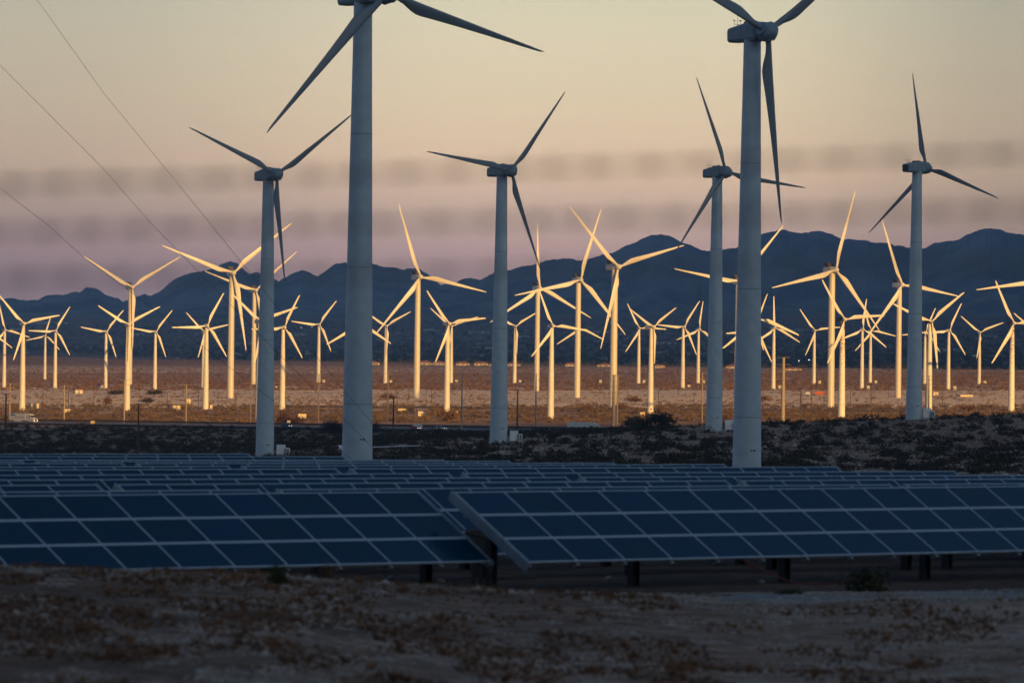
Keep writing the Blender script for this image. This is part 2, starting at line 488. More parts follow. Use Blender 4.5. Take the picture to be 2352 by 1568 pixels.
def grid_mesh(name, ys, ts, zf, material, sand=None, skirt=None):
    Y, T_ = np.meshgrid(ys, ts, indexing='ij')
    X = T_ * np.maximum(Y, 0) if skirt is None else T_
    Z = zf(X, Y)
    V = np.stack([X, Y, Z], -1).reshape(-1, 3)
    nr, nc = Y.shape
    i = np.arange(nr - 1)[:, None] * nc + np.arange(nc - 1)[None, :]
    Fc = np.stack([i, i + 1, i + nc + 1, i + nc], -1).reshape(-1, 4)
    me = np_mesh(name, V, Fc, material, smooth=True)
    if sand is not None:
        a = me.attributes.new('sand', 'FLOAT', 'POINT')
        a.data.foreach_set('value', sand(X, Y).astype(np.float32).ravel())
    return me

def sand_and_shade(x, y):
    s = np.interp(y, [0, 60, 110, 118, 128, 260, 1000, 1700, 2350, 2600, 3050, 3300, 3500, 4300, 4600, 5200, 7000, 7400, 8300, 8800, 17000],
                  [.16, .16, .16, .12, -.3, -.3, .09, .09, .06, .28, .42, .95, 1.25, 1.05, .50, .40, .34, .50, .50, .15, .05])  # the negative stretch paints shade on the ground below the panels
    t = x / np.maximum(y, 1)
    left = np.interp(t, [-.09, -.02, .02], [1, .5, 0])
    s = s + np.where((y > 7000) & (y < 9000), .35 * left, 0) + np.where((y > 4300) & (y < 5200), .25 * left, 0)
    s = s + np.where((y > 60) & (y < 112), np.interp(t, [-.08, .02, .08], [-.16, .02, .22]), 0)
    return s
ys = np.concatenate([np.linspace(1.5, 58, 30), np.linspace(60, 260, 170), np.geomspace(264, 2800, 230), np.geomspace(2830, 17000, 150), np.geomspace(17500, 60000, 14)])
tf = np.linspace(-.125, .125, 190)
to = np.concatenate([[.14, .16, .2, .25, .32, .42, .56, .75, 1, 1.4, 2, 3]])
ts = np.concatenate([-to[::-1], tf, to])
tag(link('ground', grid_mesh('ground', ys, ts, ground_z, M['ground'], sand_and_shade)), kind='structure')
# ground behind and beside the viewpoint
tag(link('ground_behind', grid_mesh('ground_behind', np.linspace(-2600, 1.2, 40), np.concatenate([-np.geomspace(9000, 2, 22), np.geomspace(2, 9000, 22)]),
    lambda X, Y: -1.75 + tilt(X) * .6 + 0 * Y, M['ground'], sand_and_shade, skirt=1)), kind='structure')

# mountains: silhouette in picture pixels, set 21 km away
PROF = [(-700, 700), (-500, 675), (-300, 690), (-120, 672), (0, 690), (28, 682), (50, 688), (83, 687), (107, 679), (140, 676), (173, 669), (183, 671), (195, 661), (222, 662), (240, 674), (263, 681), (271, 683), (281, 692),
        (297, 687), (320, 677), (331, 674), (340, 679), (362, 669), (395, 646), (419, 631), (472, 620), (500, 607), (525, 597), (541, 605), (555, 616), (572, 627), (588, 621), (630, 639), (639, 644), (658, 634), (675, 623), (688, 621),
        (707, 626), (727, 635), (745, 624), (767, 608), (790, 604), (855, 606), (873, 611), (900, 614), (916, 617), (925, 621), (935, 617), (962, 619), (985, 633), (1010, 652), (1040, 650), (1062, 640), (1078, 639), (1100, 643),
        (1114, 637), (1140, 622), (1170, 618), (1219, 607), (1252, 597), (1275, 596), (1300, 593), (1325, 597), (1345, 596), (1390, 582), (1405, 578), (1440, 562), (1470, 547), (1490, 540), (1518, 539), (1535, 543), (1568, 558), (1592, 567),
        (1613, 573), (1635, 575), (1660, 572), (1690, 567), (1712, 557), (1750, 536), (1788, 529), (1805, 529), (1833, 532), (1850, 530), (1880, 530), (1905, 535), (1930, 546), (1960, 548), (1985, 550), (2015, 556), (2038, 559), (2058, 562),
        (2083, 566), (2110, 569), (2125, 567), (2142, 558), (2175, 553), (2195, 552), (2215, 541), (2238, 531), (2262, 526), (2290, 526), (2325, 535), (2345, 539), (2380, 545), (2440, 552), (2600, 540), (2900, 560), (3200, 600)]
PX = np.array([a for a, b in PROF], float); PY = np.array([b for a, b in PROF], float)
def mountain_mesh():
    cols = np.concatenate([np.linspace(-700, -30, 40), np.linspace(-25, 2380, 1300), np.linspace(2390, 3200, 40)])
    rows = np.concatenate([np.linspace(15800, 21000, 70), np.linspace(21200, 25500, 16)])
    t = (cols - 1176) / F
    prof = np.interp(cols, PX, PY) + 5.5 * fbm(cols / 26.0, cols * 0 + 3.3, 5) + 4.0 * np.abs(fbm(cols / 9.0, cols * 0 + 8.3, 3))
    hz = 790 + (cols - 1176) * TILT
    crest = (hz - prof) / F * 21000                       # metres above eye level at the crest
    Y, T_ = np.meshgrid(rows, t, indexing='ij')
    X = T_ * Y
    C = np.broadcast_to(crest, Y.shape)
    base = 40.0
    u = np.clip((Y - 15800) / (21000 - 15800), 0, 1)
    rid = 1 - np.abs(2 * fbm(X / 620.0, Y / 900.0, 5))
    rid2 = 1 - np.abs(2 * fbm(X / 210.0 + 9, Y / 330.0, 4))
    g = np.clip(u * (.62 + .42 * rid) + .12 * (rid2 - .5) * u, 0, 1.0)
    sm = g * g * (3 - 2 * g)
    Z = base + (C - base) * (.5 * g + .5 * sm) * np.clip(.25 + .75 * u ** .6, 0, 1)
    Z = np.where(u < .995, np.minimum(Z, (C - 3) * Y / 21000), C)
    Z = np.where(Y > 21000, C * (1 - (Y - 21000) / 4500.0) + 0, Z)
    Z = np.where(u < .03, -60, Z)
    V = np.stack([X, Y, Z], -1).reshape(-1, 3)
    nr, nc = Y.shape
    i = np.arange(nr - 1)[:, None] * nc + np.arange(nc - 1)[None, :]
    Fc = np.stack([i, i + 1, i + nc + 1, i + nc], -1).reshape(-1, 4)
    return np_mesh('mountain_range', V, Fc, M['mountain'], smooth=True)
tag(link('mountain_range', mountain_mesh()), kind='structure')

# unseen ridge behind the viewpoint, shaped to shade the panels and the near turbines
RZ = -36 + 5650 * math.tan(SUN_EL) / math.cos(SUN_PHI)
def ridge_mesh():
    xs = np.linspace(-7000, 12000, 120); ysr = np.linspace(-4600, -1400, 26)
    Y, X = np.meshgrid(ysr, xs, indexing='ij')
    crest = RZ + 60 * fbm(X / 2500.0, X * 0 + 1.7, 2)
    crest = np.where((X > 2700) & (X < 4600), RZ, crest)
    prof = np.clip(1 - np.abs(Y + 3000) / 1600, 0, 1)
    Z = -30 + (crest + 30) * prof ** .9 + 50 * fbm(X / 400.0, Y / 400.0, 4) * (prof < .93) * prof + tilt(X) * 0
    V = np.stack([X, Y, Z], -1).reshape(-1, 3)
    nr, nc = Y.shape
    i = np.arange(nr - 1)[:, None] * nc + np.arange(nc - 1)[None, :]
    return np_mesh('shade_ridge', V, np.stack([i, i + 1, i + nc + 1, i + nc], -1).reshape(-1, 4), M['mountain'], smooth=True)
tag(link('shade_hills_behind', ridge_mesh()), kind='structure')

# unseen high range right of the valley, shaped to shade far town and mountains
def shade_range():
    sp, cp = math.sin(SUN_PHI), math.cos(SUN_PHI)
    vs = np.linspace(4450, 16500, 90); off = np.linspace(-1, 1, 19)
    Vv, O = np.meshgrid(vs, off, indexing='ij')
    Uc = 3500 + 1.353 * (Vv - 4500)
    h = np.interp(Vv, [4450, 4560, 4750, 5600, 9000, 12000, 14500, 16500], [-60, 800, 1400, 2100, 3200, 3500, 3400, 300])
    h = h * (1 + .08 * fbm(Vv / 900.0, O, 3))
    wdt = 300 + .8 * h.clip(0)
    U = Uc + O * wdt * .9
    V2 = Vv + np.abs(O) * 0
    X = -U * sp + V2 * cp; Y = U * cp + V2 * sp
    Z = -60 + (h + 60) * (1 - np.abs(O)) ** 1.0
    V = np.stack([X, Y, Z], -1).reshape(-1, 3)
    nr, nc = X.shape
    i = np.arange(nr - 1)[:, None] * nc + np.arange(nc - 1)[None, :]
    return np_mesh('shade_range', V, np.stack([i, i + 1, i + nc + 1, i + nc], -1).reshape(-1, 4), M['mountain'], smooth=True)
tag(link('shade_hills_beside', shade_range()), kind='structure')

# evening haze over the whole valley
def haze():
    b = MB(); b.box((-9500, -5200, -140), (12500, 26500, 3900))
    m_ = bpy.data.materials.new('valley_haze'); m_.use_nodes = True
    t = m_.node_tree; t.nodes.clear()
    o = t.nodes.new('ShaderNodeOutputMaterial'); v = t.nodes.new('ShaderNodeVolumePrincipled')
    v.inputs['Color'].default_value = (.34, .60, 1.0, 1)
    v.inputs['Density'].default_value = HAZE
    v.inputs['Anisotropy'].default_value = .72
    t.links.new(v.outputs[0], o.inputs['Volume'])
    h = link('haze', b.mesh('haze', m_))
    tag(h, kind='stuff')
HAZE = 3.6e-5
haze()

# ------------------------------------------------------------------ wind turbines
def circle(n): return [(math.cos(2 * math.pi * i / n), math.sin(2 * math.pi * i / n)) for i in range(n)]
def blade_mesh(name, chord, material, n=14):
    """unit-length blade along +Z, trailing edge towards +X; chord: list of (r, chord, thickness, twist, roundness)"""
    b = MB(); rings = []
    for r_, c, th, tw, rd in chord:
        ring = []
        for cx, sy in circle(n):
            # ellipse / teardrop blend; leading edge kept on a straight line at x = -0.3 root radius
            u = (1 - cx) * .5                       # 0 at +X (trailing), 1 at leading
            taper = 1.0 if rd > .99 else (rd + (1 - rd) * (u ** .55))
            x = cx * c * .5 + (c * .5 - .0155 * (1 - .6 * r_))
            y = sy * th * .5 * taper
            ca, sa = math.cos(R(tw)), math.sin(R(tw))
            ring.append((x * ca - y * sa, x * sa + y * ca, r_))
        rings.append(ring)
    b.loft(rings, 0, True)
    return b.mesh(name, material)
CH_G = [(.025, .031, .031, 0, 1), (.07, .030, .030, 3, 1), (.11, .036, .028, 9, .6), (.165, .054, .022, 13, .2), (.20, .062, .019, 13, .1), (.24, .061, .0165, 11, .05), (.32, .054, .0135, 8, 0), (.45, .044, .010, 5, 0), (.6, .034, .0075, 3, 0), (.75, .025, .0055, 1, 0), (.9, .016, .0036, 0, 0), (.97, .011, .0025, 0, 0), (1.0, .004, .0012, 0, 0)]
CH_T = [(.025, .030, .030, 0, 1), (.06, .030, .030, 4, 1), (.10, .039, .028, 12, .6), (.15, .056, .024, 16, .2), (.20, .066, .020, 15, .1), (.26, .063, .017, 12, .05), (.36, .054, .0135, 8, 0), (.5, .043, .0105, 5, 0), (.65, .033, .0075, 3, 0), (.8, .024, .0055, 1, 0), (.92, .017, .0036, 0, 0), (.98, .012, .0025, 0, 0), (1.0, .005, .0012, 0, 0)]
CH_S = [(.03, .034, .034, 0, 1), (.09, .034, .034, 4, 1), (.14, .048, .032, 12, .6), (.19, .072, .028, 15, .2), (.24, .088, .025, 14, .1), (.30, .086, .022, 12, .05), (.42, .076, .018, 8, 0), (.56, .064, .014, 5, 0), (.7, .053, .011, 3, 0), (.84, .043, .008, 1, 0), (.94, .034, .006, 0, 0), (.985, .024, .004, 0, 0), (1.0, .010, .002, 0, 0)]
def tower_mesh(name, prof, material, seams=(), seam_mat=None):
    b = MB(); b.tube([(r_, z) for r_, z in prof], 32)
    for z in seams:
        r_ = np.interp(z, [q[1] for q in prof], [q[0] for q in prof])
        b.tube([(r_ + .004, z - .07), (r_ + .03, z - .05), (r_ + .03, z + .05), (r_ + .004, z + .07)], 32, 1 if seam_mat else 0, cap=False)
    return b.mesh(name, [material, seam_mat] if seam_mat else material)
def rrect(w, z0, z1, x, k=.18):
    h = z1 - z0; q = []
    for sx, sz in ((1, 1), (-1, 1), (-1, -1), (1, -1)):
        cx, cz = sx * (w / 2 - k * w), (z0 + z1) / 2 + sz * (h / 2 - k * h)
        order = [(0, sx * 1), ] and ([0, 45, 90] if sx * sz > 0 else [90, 45, 0])
        for a in order:
            q.append((x, cx + sx * k * w * math.cos(R(a)), cz + sz * k * h * math.sin(R(a))))
    return q
def nacelle_mesh(name, secs, material):
    b = MB(); b.loft([rrect(w, z0, z1, x) for x, w, z0, z1 in secs], 0, False)
    return b.mesh(name, material)
def hub_mesh(name, rad, lng, material, dark=False):
    b = MB()
    prof = [(rad * .82, -lng * .75), (rad * .97, -lng * .45), (rad, 0), (rad * .92, lng * .42), (rad * .66, lng * .78), (rad * .30, lng * .97), (.02, lng)]
    b.loft([[(z, r_ * c, r_ * s) for c, s in circle(18)] for r_, z in prof], 0, True)
    return b.mesh(name, material)
def collar_mesh(name, rad, h, material):
    b = MB(); b.tube([(rad, 0), (rad, h), (rad * 1.12, h), (rad * 1.12, h + .16), (rad, h + .16)], 18); return b.mesh(name, material)

TM = {}
# G: 81 m hub height, grey paint, seen in the mountain's shadow
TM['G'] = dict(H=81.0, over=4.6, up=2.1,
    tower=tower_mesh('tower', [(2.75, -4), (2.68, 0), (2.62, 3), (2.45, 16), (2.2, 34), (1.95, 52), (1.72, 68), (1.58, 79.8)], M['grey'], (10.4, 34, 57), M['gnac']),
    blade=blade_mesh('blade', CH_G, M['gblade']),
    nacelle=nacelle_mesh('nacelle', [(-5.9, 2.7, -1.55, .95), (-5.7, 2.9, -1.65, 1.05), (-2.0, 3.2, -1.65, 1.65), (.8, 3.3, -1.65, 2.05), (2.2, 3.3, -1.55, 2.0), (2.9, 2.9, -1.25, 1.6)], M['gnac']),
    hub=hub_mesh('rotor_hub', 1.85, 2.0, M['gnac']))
# T: 80 m hub height, glossy paint, dark cooler on the nacelle
TM['T'] = dict(H=80.0, over=3.4, up=1.9,
    tower=tower_mesh('tower', [(2.25, -3), (2.2, 0), (2.15, 4), (2.05, 25), (1.9, 50), (1.75, 78.7)], M['gloss'], (3.5, 28, 54)),
    blade=blade_mesh('blade', CH_T, M['white']),
    nacelle=nacelle_mesh('nacelle', [(-7.0, 2.9, -1.5, 1.2), (-6.7, 3.2, -1.7, 1.5), (-1.0, 3.5, -1.7, 1.8), (1.0, 3.4, -1.6, 1.7), (1.9, 2.8, -1.3, 1.4)], M['white']),
    hub=hub_mesh('rotor_hub', 1.75, 2.1, M['white']))
# S: 45 m hub height, tapered tower
TM['S'] = dict(H=45.0, over=1.8, up=1.2,
    tower=tower_mesh('tower', [(1.72, -3), (1.66, 0), (1.6, 4), (1.42, 18), (1.16, 33), (.94, 44.4)], M['white'], (12, 28)),
    blade=blade_mesh('blade', CH_S, M['white']),
    nacelle=nacelle_mesh('nacelle', [(-4.0, 1.4, -.8, .6), (-3.8, 1.7, -.95, .85), (.2, 1.8, -.95, 1.0), (1.0, 1.6, -.8, .85)], M['white']),
    hub=hub_mesh('rotor_hub', .95, 1.25, M['white']))
def cooler():
    b = MB()
    b.add([(-4.6, -1.5, 1.6), (-1.2, -1.5, 1.8), (-1.2, 1.5, 1.8), (-4.6, 1.5, 1.6), (-5.6, -1.7, 4.1), (-1.9, -1.7, 3.7), (-1.9, 1.7, 3.7), (-5.6, 1.7, 4.1)],
          [(0, 3, 2, 1), (4, 5, 6, 7), (0, 1, 5, 4), (1, 2, 6, 5), (2, 3, 7, 6), (3, 0, 4, 7)], 0)
    return b.mesh('cooler', M['cooler'])
def cooler_frame():
    b = MB()
    for y in (-1.78, 1.72): b.bar((-5.7, y, 4.15), (-1.85, y, 3.75), .09, n=4); b.bar((-4.65, y, 1.6), (-5.7, y, 4.15), .09, n=4); b.bar((-1.15, y, 1.8), (-1.85, y, 3.75), .09, n=4)
    for k in range(7): b.box((-5.5 + k * .6, -1.6, 4.14 - k * .066), (-5.35 + k * .6, 1.6, 4.26 - k * .066))
    return b.mesh('cooler_frame', M['dark'])
COOL, COOLF = cooler(), cooler_frame()
def mast():
    b = MB(); b.bar((0, 0, 0), (0, 0, 2.6), .05, .03, 5); b.bar((0, -.75, .55), (0, .75, .55), .04, n=5)
    for y in (-.75, .75): b.bar((0, y, .55), (0, y, 1.25), .04, n=5)
    b.box((-.25, .6, 1.2), (.1, .9, 1.38)); b.box((-.12, -.95, 1.2), (.12, -.55, 1.35))
    return b.mesh('weather_mast', M['dark'])
def hatch():
    b = MB(); b.box((-.6, -.5, 0), (.5, .5, .42)); b.box((1.6, -.45, .2), (2.3, .45, .52)); return b.mesh('roof_hatch', M['dark'])
MAST, HATCH = mast(), hatch()
def rear_grille():
    b = MB(); b.box((-6.02, -1.1, -1.3), (-5.85, 1.1, .7)); return b.mesh('rear_grille', M['dark'])
def seam_lines():
    b = MB()
    for y in (-1.64, 1.60): b.add([(-5.6, y, -.9), (.8, y, -.95), (.8, y + .04, -.95), (-5.6, y + .04, -.9), (-5.6, y, -.86), (.8, y, -.91), (.8, y + .04, -.91), (-5.6, y + .04, -.86)], [(0, 3, 2, 1), (4, 5, 6, 7), (0, 1, 5, 4), (1, 2, 6, 5), (2, 3, 7, 6), (3, 0, 4, 7)])
    return b.mesh('nacelle_joint', M['dark'])
GRILLE = rear_grille()
def anchor_ring():
    b = MB(); b.tube([(3.0, -.6), (3.0, .12), (2.7, .12)], 28); 
    for k in range(36):
        a = 2 * math.pi * k / 36; b.box((2.84 * math.cos(a) - .05, 2.84 * math.sin(a) - .05, .12), (2.84 * math.cos(a) + .05, 2.84 * math.sin(a) + .05, .42))
    return b.mesh('foundation_ring', M['concrete'])
RING = anchor_ring()
def small_vents():
    b = MB(); b.box((-.2, -2.66, 0), (.2, -2.55, .3)); return b.mesh('tower_vent', M['dark'])
VENT = small_vents()

def turbine(kind, base, Hpx, Rpx, c, psi, label, group, away=0, rusty=False, darkhub=False, over=None):
    """base: world point; sizes in pixels at the base's distance"""
    s = F / base.y
    k = Hpx / s / TM[kind]['H']
    Rm = Rpx / s
    T_ = TM[kind]
    over = over or T_['over']
    root = empty('wind_turbine', base)
    tag(root, label, 'wind turbine', group)
    gam = math.acos(min(.998, c))
    n = Vector((math.sin(gam), math.cos(gam) if away else -math.cos(gam), 0))
    a = Vector((math.cos(gam), -math.sin(gam) if away else math.sin(gam), 0))
    up = Vector((0, 0, 1))
    tw = link('tower', T_['tower'], root, Matrix.Scale(k, 4))
    if rusty:
        me = T_['tower'].copy(); me.materials[0] = M['rusty']; tw.data = me
        tw['label'] = 'white tower stained with brown rust below the nacelle'
    side = up.cross(n)
    B = Matrix(((n.x, side.x, 0, 0), (n.y, side.y, 0, 0), (0, 0, 1, 0), (0, 0, 0, 1)))
    nz = T_['H'] * k
    NM = Matrix.Translation((0, 0, nz)) @ B @ Matrix.Scale(k, 4)
    nac = link('nacelle', T_['nacelle'], root, NM)
    hubc = Vector((0, 0, nz)) + n * over * k
    HM = Matrix.Translation(hubc) @ B @ Matrix.Scale(k, 4)
    hub = link('rotor_hub', T_['hub'], root, HM)
    if darkhub: link('hub_opening', HUBHOLE, root, HM)
    if rusty or darkhub:
        me = T_['nacelle'].copy(); me.materials[0] = M['dark']; nac.data = me
        nac['label'] = 'black open nacelle without its cover'
    for i in range(3):
        th = R(psi + 120 * i)
        sp = a * math.sin(th) + up * math.cos(th)
        tg = a * math.cos(th) - up * math.sin(th)
        te = tg if (kind == 'G' and not away) else -tg
        yv = sp.cross(te)
        BM = Matrix(((te.x, yv.x, sp.x, hubc.x), (te.y, yv.y, sp.y, hubc.y), (te.z, yv.z, sp.z, hubc.z), (0, 0, 0, 1))) @ Matrix.Scale(Rm, 4)
        link('blade', T_['blade'], root, BM)
        if kind == 'G':
            col_ = link('blade_collar', COLLAR, root, BM @ Matrix.Scale(k / Rm, 4) )
    if kind == 'T':
        cl = link('cooler', COOL, root, NM)
        link('cooler_frame', COOLF, cl)
    if kind == 'G':
        link('weather_mast', MAST, root, NM @ Matrix.Translation((-4.6, 0, 1.15)))
        link('roof_hatch', HATCH, root, NM @ Matrix.Translation((-1.4, 0, 1.72)))
        link('foundation_ring', RING, root, Matrix.Scale(k, 4))
        for vx in (.6, 1.2): link('tower_vent', VENT, root, Matrix.Scale(k, 4) @ Matrix.Translation((vx, .12 + .2 * (vx - .6), 4.2)))
        if away: link('rear_grille', GRILLE, root, NM)
    return root
COLLAR = collar_mesh('blade_collar', 1.12, 1.45, M['gnac'])
def hub_hole():
    b = MB(); b.loft([[(1.2, .36 * c, .36 * s) for c, s in circle(12)], [(1.32, .36 * c, .36 * s) for c, s in circle(12)]], 0, False); return b.mesh('hub_opening', M['dark'])
HUBHOLE = hub_hole()

GLABEL = {'A': 'huge shaded grey wind turbine left of centre, its hub cut off by the top edge',
          'B': 'shaded grey wind turbine standing just left of the huge one cut off at the top',
          'C': 'huge shaded grey wind turbine with its nacelle visible, standing nearest on the right',
          'D': 'shaded grey wind turbine standing alone in the middle, between the two huge ones',
          'E': 'shaded grey wind turbine close behind the left side of the huge right one',
          'F': 'shaded grey wind turbine at the right seen from behind, with a dark rear grille'}
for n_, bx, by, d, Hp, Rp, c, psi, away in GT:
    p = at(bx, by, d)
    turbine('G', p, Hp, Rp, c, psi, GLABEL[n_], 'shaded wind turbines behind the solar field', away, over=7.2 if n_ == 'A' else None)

LT = [('S', -28.8, 891.7, 129.1, 68.2, 0.9, 2.5, 'small sunlit turbine just off the left edge, only one blade reaching into view'),
 ('S', 9.1, 891.1, 132.7, 61.8, 0.9, 105.5, 'small sunlit turbine standing at the very left edge of the plain'),
 ('S', 50.6, 943.3, 200.0, 87.8, 0.92, 77.0, 'sunlit turbine above the white lorry, larger than its neighbours at the left edge'),
 ('S', 102.8, 873.8, 103.6, 46.8, 0.97, 15.5, 'smallest sunlit turbine, far away at left with one blade straight up'),
 ('S', 126.1, 892.8, 133.0, 64.3, 0.97, 30.0, 'small sunlit turbine right beside the smallest one at left'),
 ('S', 242.1, 892.5, 131.3, 63.4, 0.93, 39.0, 'small sunlit turbine beside the red roofed shed at left'),
 ('T', 297.3, 882.9, 223.4, 140.4, 0.88, 59.0, 'tall sunlit turbine with a Y shaped rotor, leftmost of the tall ones'),
 ('S', 291.5, 942.8, 197.5, 84.6, 0.95, 60.5, 'sunlit turbine standing in front of the leftmost tall sunlit turbine'),
 ('S', 355.5, 894.4, 132.7, 62.9, 0.93, 38.0, 'small sunlit turbine standing above the dark bush clump at left'),
 ('S', 472.0, 939.4, 191.8, 84.6, 0.95, 27.0, 'sunlit turbine near the beige substation hut, one blade level to the left'),
 ('S', 466.4, 892.6, 131.1, 62.3, 0.93, 74.5, 'small sunlit turbine half hidden behind the one near the substation hut'),
 ('T', 529.0, 914.0, 287.3, 180.4, 0.95, 49.5, 'tall glossy sunlit turbine left of the shaded tower, blades reaching behind it'),
 ('T', 581.7, 884.4, 218.1, 135.1, 0.9, 48.0, 'farther tall sunlit turbine peeping out left of the shaded tower'),
 ('S', 593.9, 965.1, 227.3, 97.8, 0.88, 70.0, 'sunlit turbine almost wholly hidden behind the left shaded tower'),
 ('S', 648.0, 939.4, 188.1, 84.0, 0.89, 27.0, 'sunlit turbine immediately right of the left shaded tower'),
 ('S', 731.0, 879.4, 134.1, 67.6, 0.96, 36.0, 'small sunlit turbine between the left shaded tower and the huge one'),
 ('S', 817.6, 953.7, 210.9, 93.8, 0.9, 119.0, 'sunlit turbine whose tower hides behind the huge left shaded tower, two blades showing'),
 ('S', 884.8, 880.2, 132.1, 68.9, 0.9, 61.0, 'small sunlit turbine just right of the huge left shaded tower'),
 ('T', 956.6, 913.5, 277.8, 175.3, 0.88, 100.5, 'tall glossy sunlit turbine standing right of the huge left shaded tower'),
 ('S', 1025.8, 946.4, 203.7, 95.7, 0.88, 82.0, 'sunlit turbine in front of a twin, left of the middle shaded tower'),
 ('S', 1035.7, 878.9, 129.5, 64.8, 1.0, 70.0, 'small sunlit turbine, the rear one of the overlapping pair left of the middle'),
 ('S', 1181.6, 879.4, 130.1, 63.6, 0.94, 58.0, 'small sunlit turbine directly right of the middle shaded tower'),
 ('T', 1232.4, 897.6, 236.6, 147.5, 0.91, 117.0, 'tall sunlit turbine with a blade straight up, right of the middle shaded tower'),
 ('S', 1264.6, 961.2, 212.8, 88.0, 0.93, 97.0, 'sunlit turbine in the middle, its tower base lowest between two tall glossy ones'),
 ('T', 1325.3, 912.4, 270.2, 170.6, 0.91, 17.0, 'tall glossy sunlit turbine left of the twin steel poles'),
 ('T', 1408.0, 935.5, 322.9, 194.6, 0.82, 74.0, 'largest tall sunlit turbine, standing behind the twin steel poles'),
 ('S', 1327.6, 879.4, 125.9, 64.4, 0.98, 114.5, 'small sunlit turbine hidden behind the tall tower left of the twin poles'),
 ('S', 1466.3, 880.1, 126.6, 64.1, 0.96, 92.0, 'small sunlit turbine just right of the largest tall sunlit one'),
 ('S', 1493.6, 949.8, 199.5, 84.7, 0.73, 58.0, 'sunlit turbine rising behind the big dark shrubs, long nacelle seen side on'),
 ('S', 1567.7, 892.1, 141.8, 71.7, 0.89, 33.5, 'small sunlit turbine left of the thin red and white radio mast'),
 ('S', 1603.1, 880.7, 125.1, 64.8, 0.9, 7.5, 'small sunlit turbine in front of the thin radio mast'),
 ('T', 1692.5, 927.0, 280.7, 168.5, 0.93, 39.0, 'tall sunlit turbine mostly hidden behind the huge right shaded tower'),
 ('S', 1726.2, 965.0, 208.0, 91.1, 0.76, 24.5, 'sunlit turbine hidden by the huge right tower, tips showing on either side'),
 ('S', 1733.5, 958.0, 227.6, 109.6, 0.95, 110.5, 'sunlit turbine hidden by the huge right tower, one broad blade showing at its right'),
 ('S', 1776.0, 893.3, 140.6, 73.0, 0.9, 117.0, 'small sunlit turbine with a blade straight up, right of the huge right tower'),
 ('S', 1869.2, 881.7, 122.5, 61.9, 0.96, 82.5, 'small sunlit turbine above the red shipping container'),
 ('T', 1907.5, 935.3, 315.0, 189.7, 0.82, 16.5, 'tall glossy sunlit turbine just right of the red shipping container'),
 ('S', 1932.5, 960.7, 227.3, 111.0, 0.86, 85.0, 'sunlit turbine with black nacelle and lightly rusted tower beside the tall glossy one'),
 ('S', 1979.1, 893.5, 138.2, 70.0, 0.97, 6.5, 'small sunlit turbine, nearer left one of a pair right of the rusted tower'),
 ('S', 1998.3, 880.6, 121.1, 61.4, 0.95, 101.0, 'small sunlit turbine, farther right one of a pair right of the rusted tower'),
 ('T', 2062.6, 913.5, 259.5, 164.6, 0.86, 98.5, 'tall glossy sunlit turbine just left of the right shaded tower'),
 ('S', 2133.5, 940.9, 202.9, 109.4, 0.9, 51.5, 'sunlit turbine with a black hole in its hub, right of the right shaded tower'),
 ('S', 2123.6, 880.8, 118.9, 60.3, 0.95, 23.0, 'small sunlit turbine partly hidden behind the one with the holed hub'),
 ('S', 2177.7, 894.5, 136.6, 69.1, 0.94, 25.0, 'small sunlit turbine right of the one with the holed hub'),
 ('S', 2248.7, 881.7, 118.9, 60.1, 0.97, 68.0, 'small sunlit turbine with a Y shaped rotor, far right on the plain'),
 ('S', 2322.7, 945.5, 204.1, 109.4, 0.9, 92.5, 'sunlit turbine at the right edge with heavy rust speckles on its tower'),
 ('S', 2374.7, 881.7, 123.5, 71.0, 0.9, 64.0, 'small sunlit turbine outside the right edge, one blade tip behind the rusty one'),
 ('T', 2382.5, 908.2, 267.6, 175.2, 0.9, 21.0, 'tall sunlit turbine outside the right edge, one long blade reaching in')]
plain_bases = []
for i, (kind, bx, by, Hp, Rp, c, psi, label) in enumerate(LT):
    d = F * 36.0 / (by - 790.0)
    p = at(bx, by, d)
    p.z = gz(p.x, p.y) if abs(p.z - gz(p.x, p.y)) < 6 else p.z
    plain_bases.append(p)
    turbine(kind, p, Hp, Rp, c, psi, label, 'sunlit wind turbines on the plain', 0, rusty=i in (37, 45), darkhub=(i == 41))

# grey cabinets beside the near turbines and pale ones beside the small turbines
def cabinet_mesh():
    b = MB(); b.box((-1.6, -1.3, .25), (.9, 1.3, 3.25)); b.box((.55, -1.75, .3), (2.2, 1.1, 2.35)); return b.mesh('body', M['cab'])
def fin_mesh():
    b = MB(); b.box((-.05, -.16, .35), (.05, 0, 2.2)); return b.mesh('cooling_fin', M['louvre'])
def pad_mesh():
    b = MB(); b.box((-2.0, -2.1, -.8), (2.7, 1.7, .25)); return b.mesh('pad', M['concrete'])
def panel_mesh():
    b = MB(); b.box((1.35, -1.80, .5), (2.0, -1.752, 2.15)); return b.mesh('louvre_panel', M['louvre'])
CABM, FINM, PADM, LOUM = cabinet_mesh(), fin_mesh(), pad_mesh(), panel_mesh()
for px, py, d, lab in ((648, 1047, 1622, 'left shaded turbine'), (1183, 1015, 1697, 'middle shaded turbine'), (1677, 988, 1785, 'shaded turbine behind the huge one'), (2131, 960, 1831, 'right shaded turbine')):
    p = at(px, py, d); p.z = max(p.z, gz(p.x, p.y) + .1)
    c_ = empty('transformer_cabinet', p)
    tag(c_, 'pale grey transformer cabinet at the foot of the ' + lab, 'cabinet', 'transformer cabinets beside the shaded turbines')
    link('pad', PADM, c_); link('body', CABM, c_); link('louvre_panel', LOUM, c_)
    for k in range(5): link('cooling_fin', FINM, c_, loc=(.72 + k * .12, -1.75, 0))
def sbox():
    b = MB(); b.box((-1.1, -.9, .2), (1.1, .9, 2.6)); return b.mesh('body', M['white'])
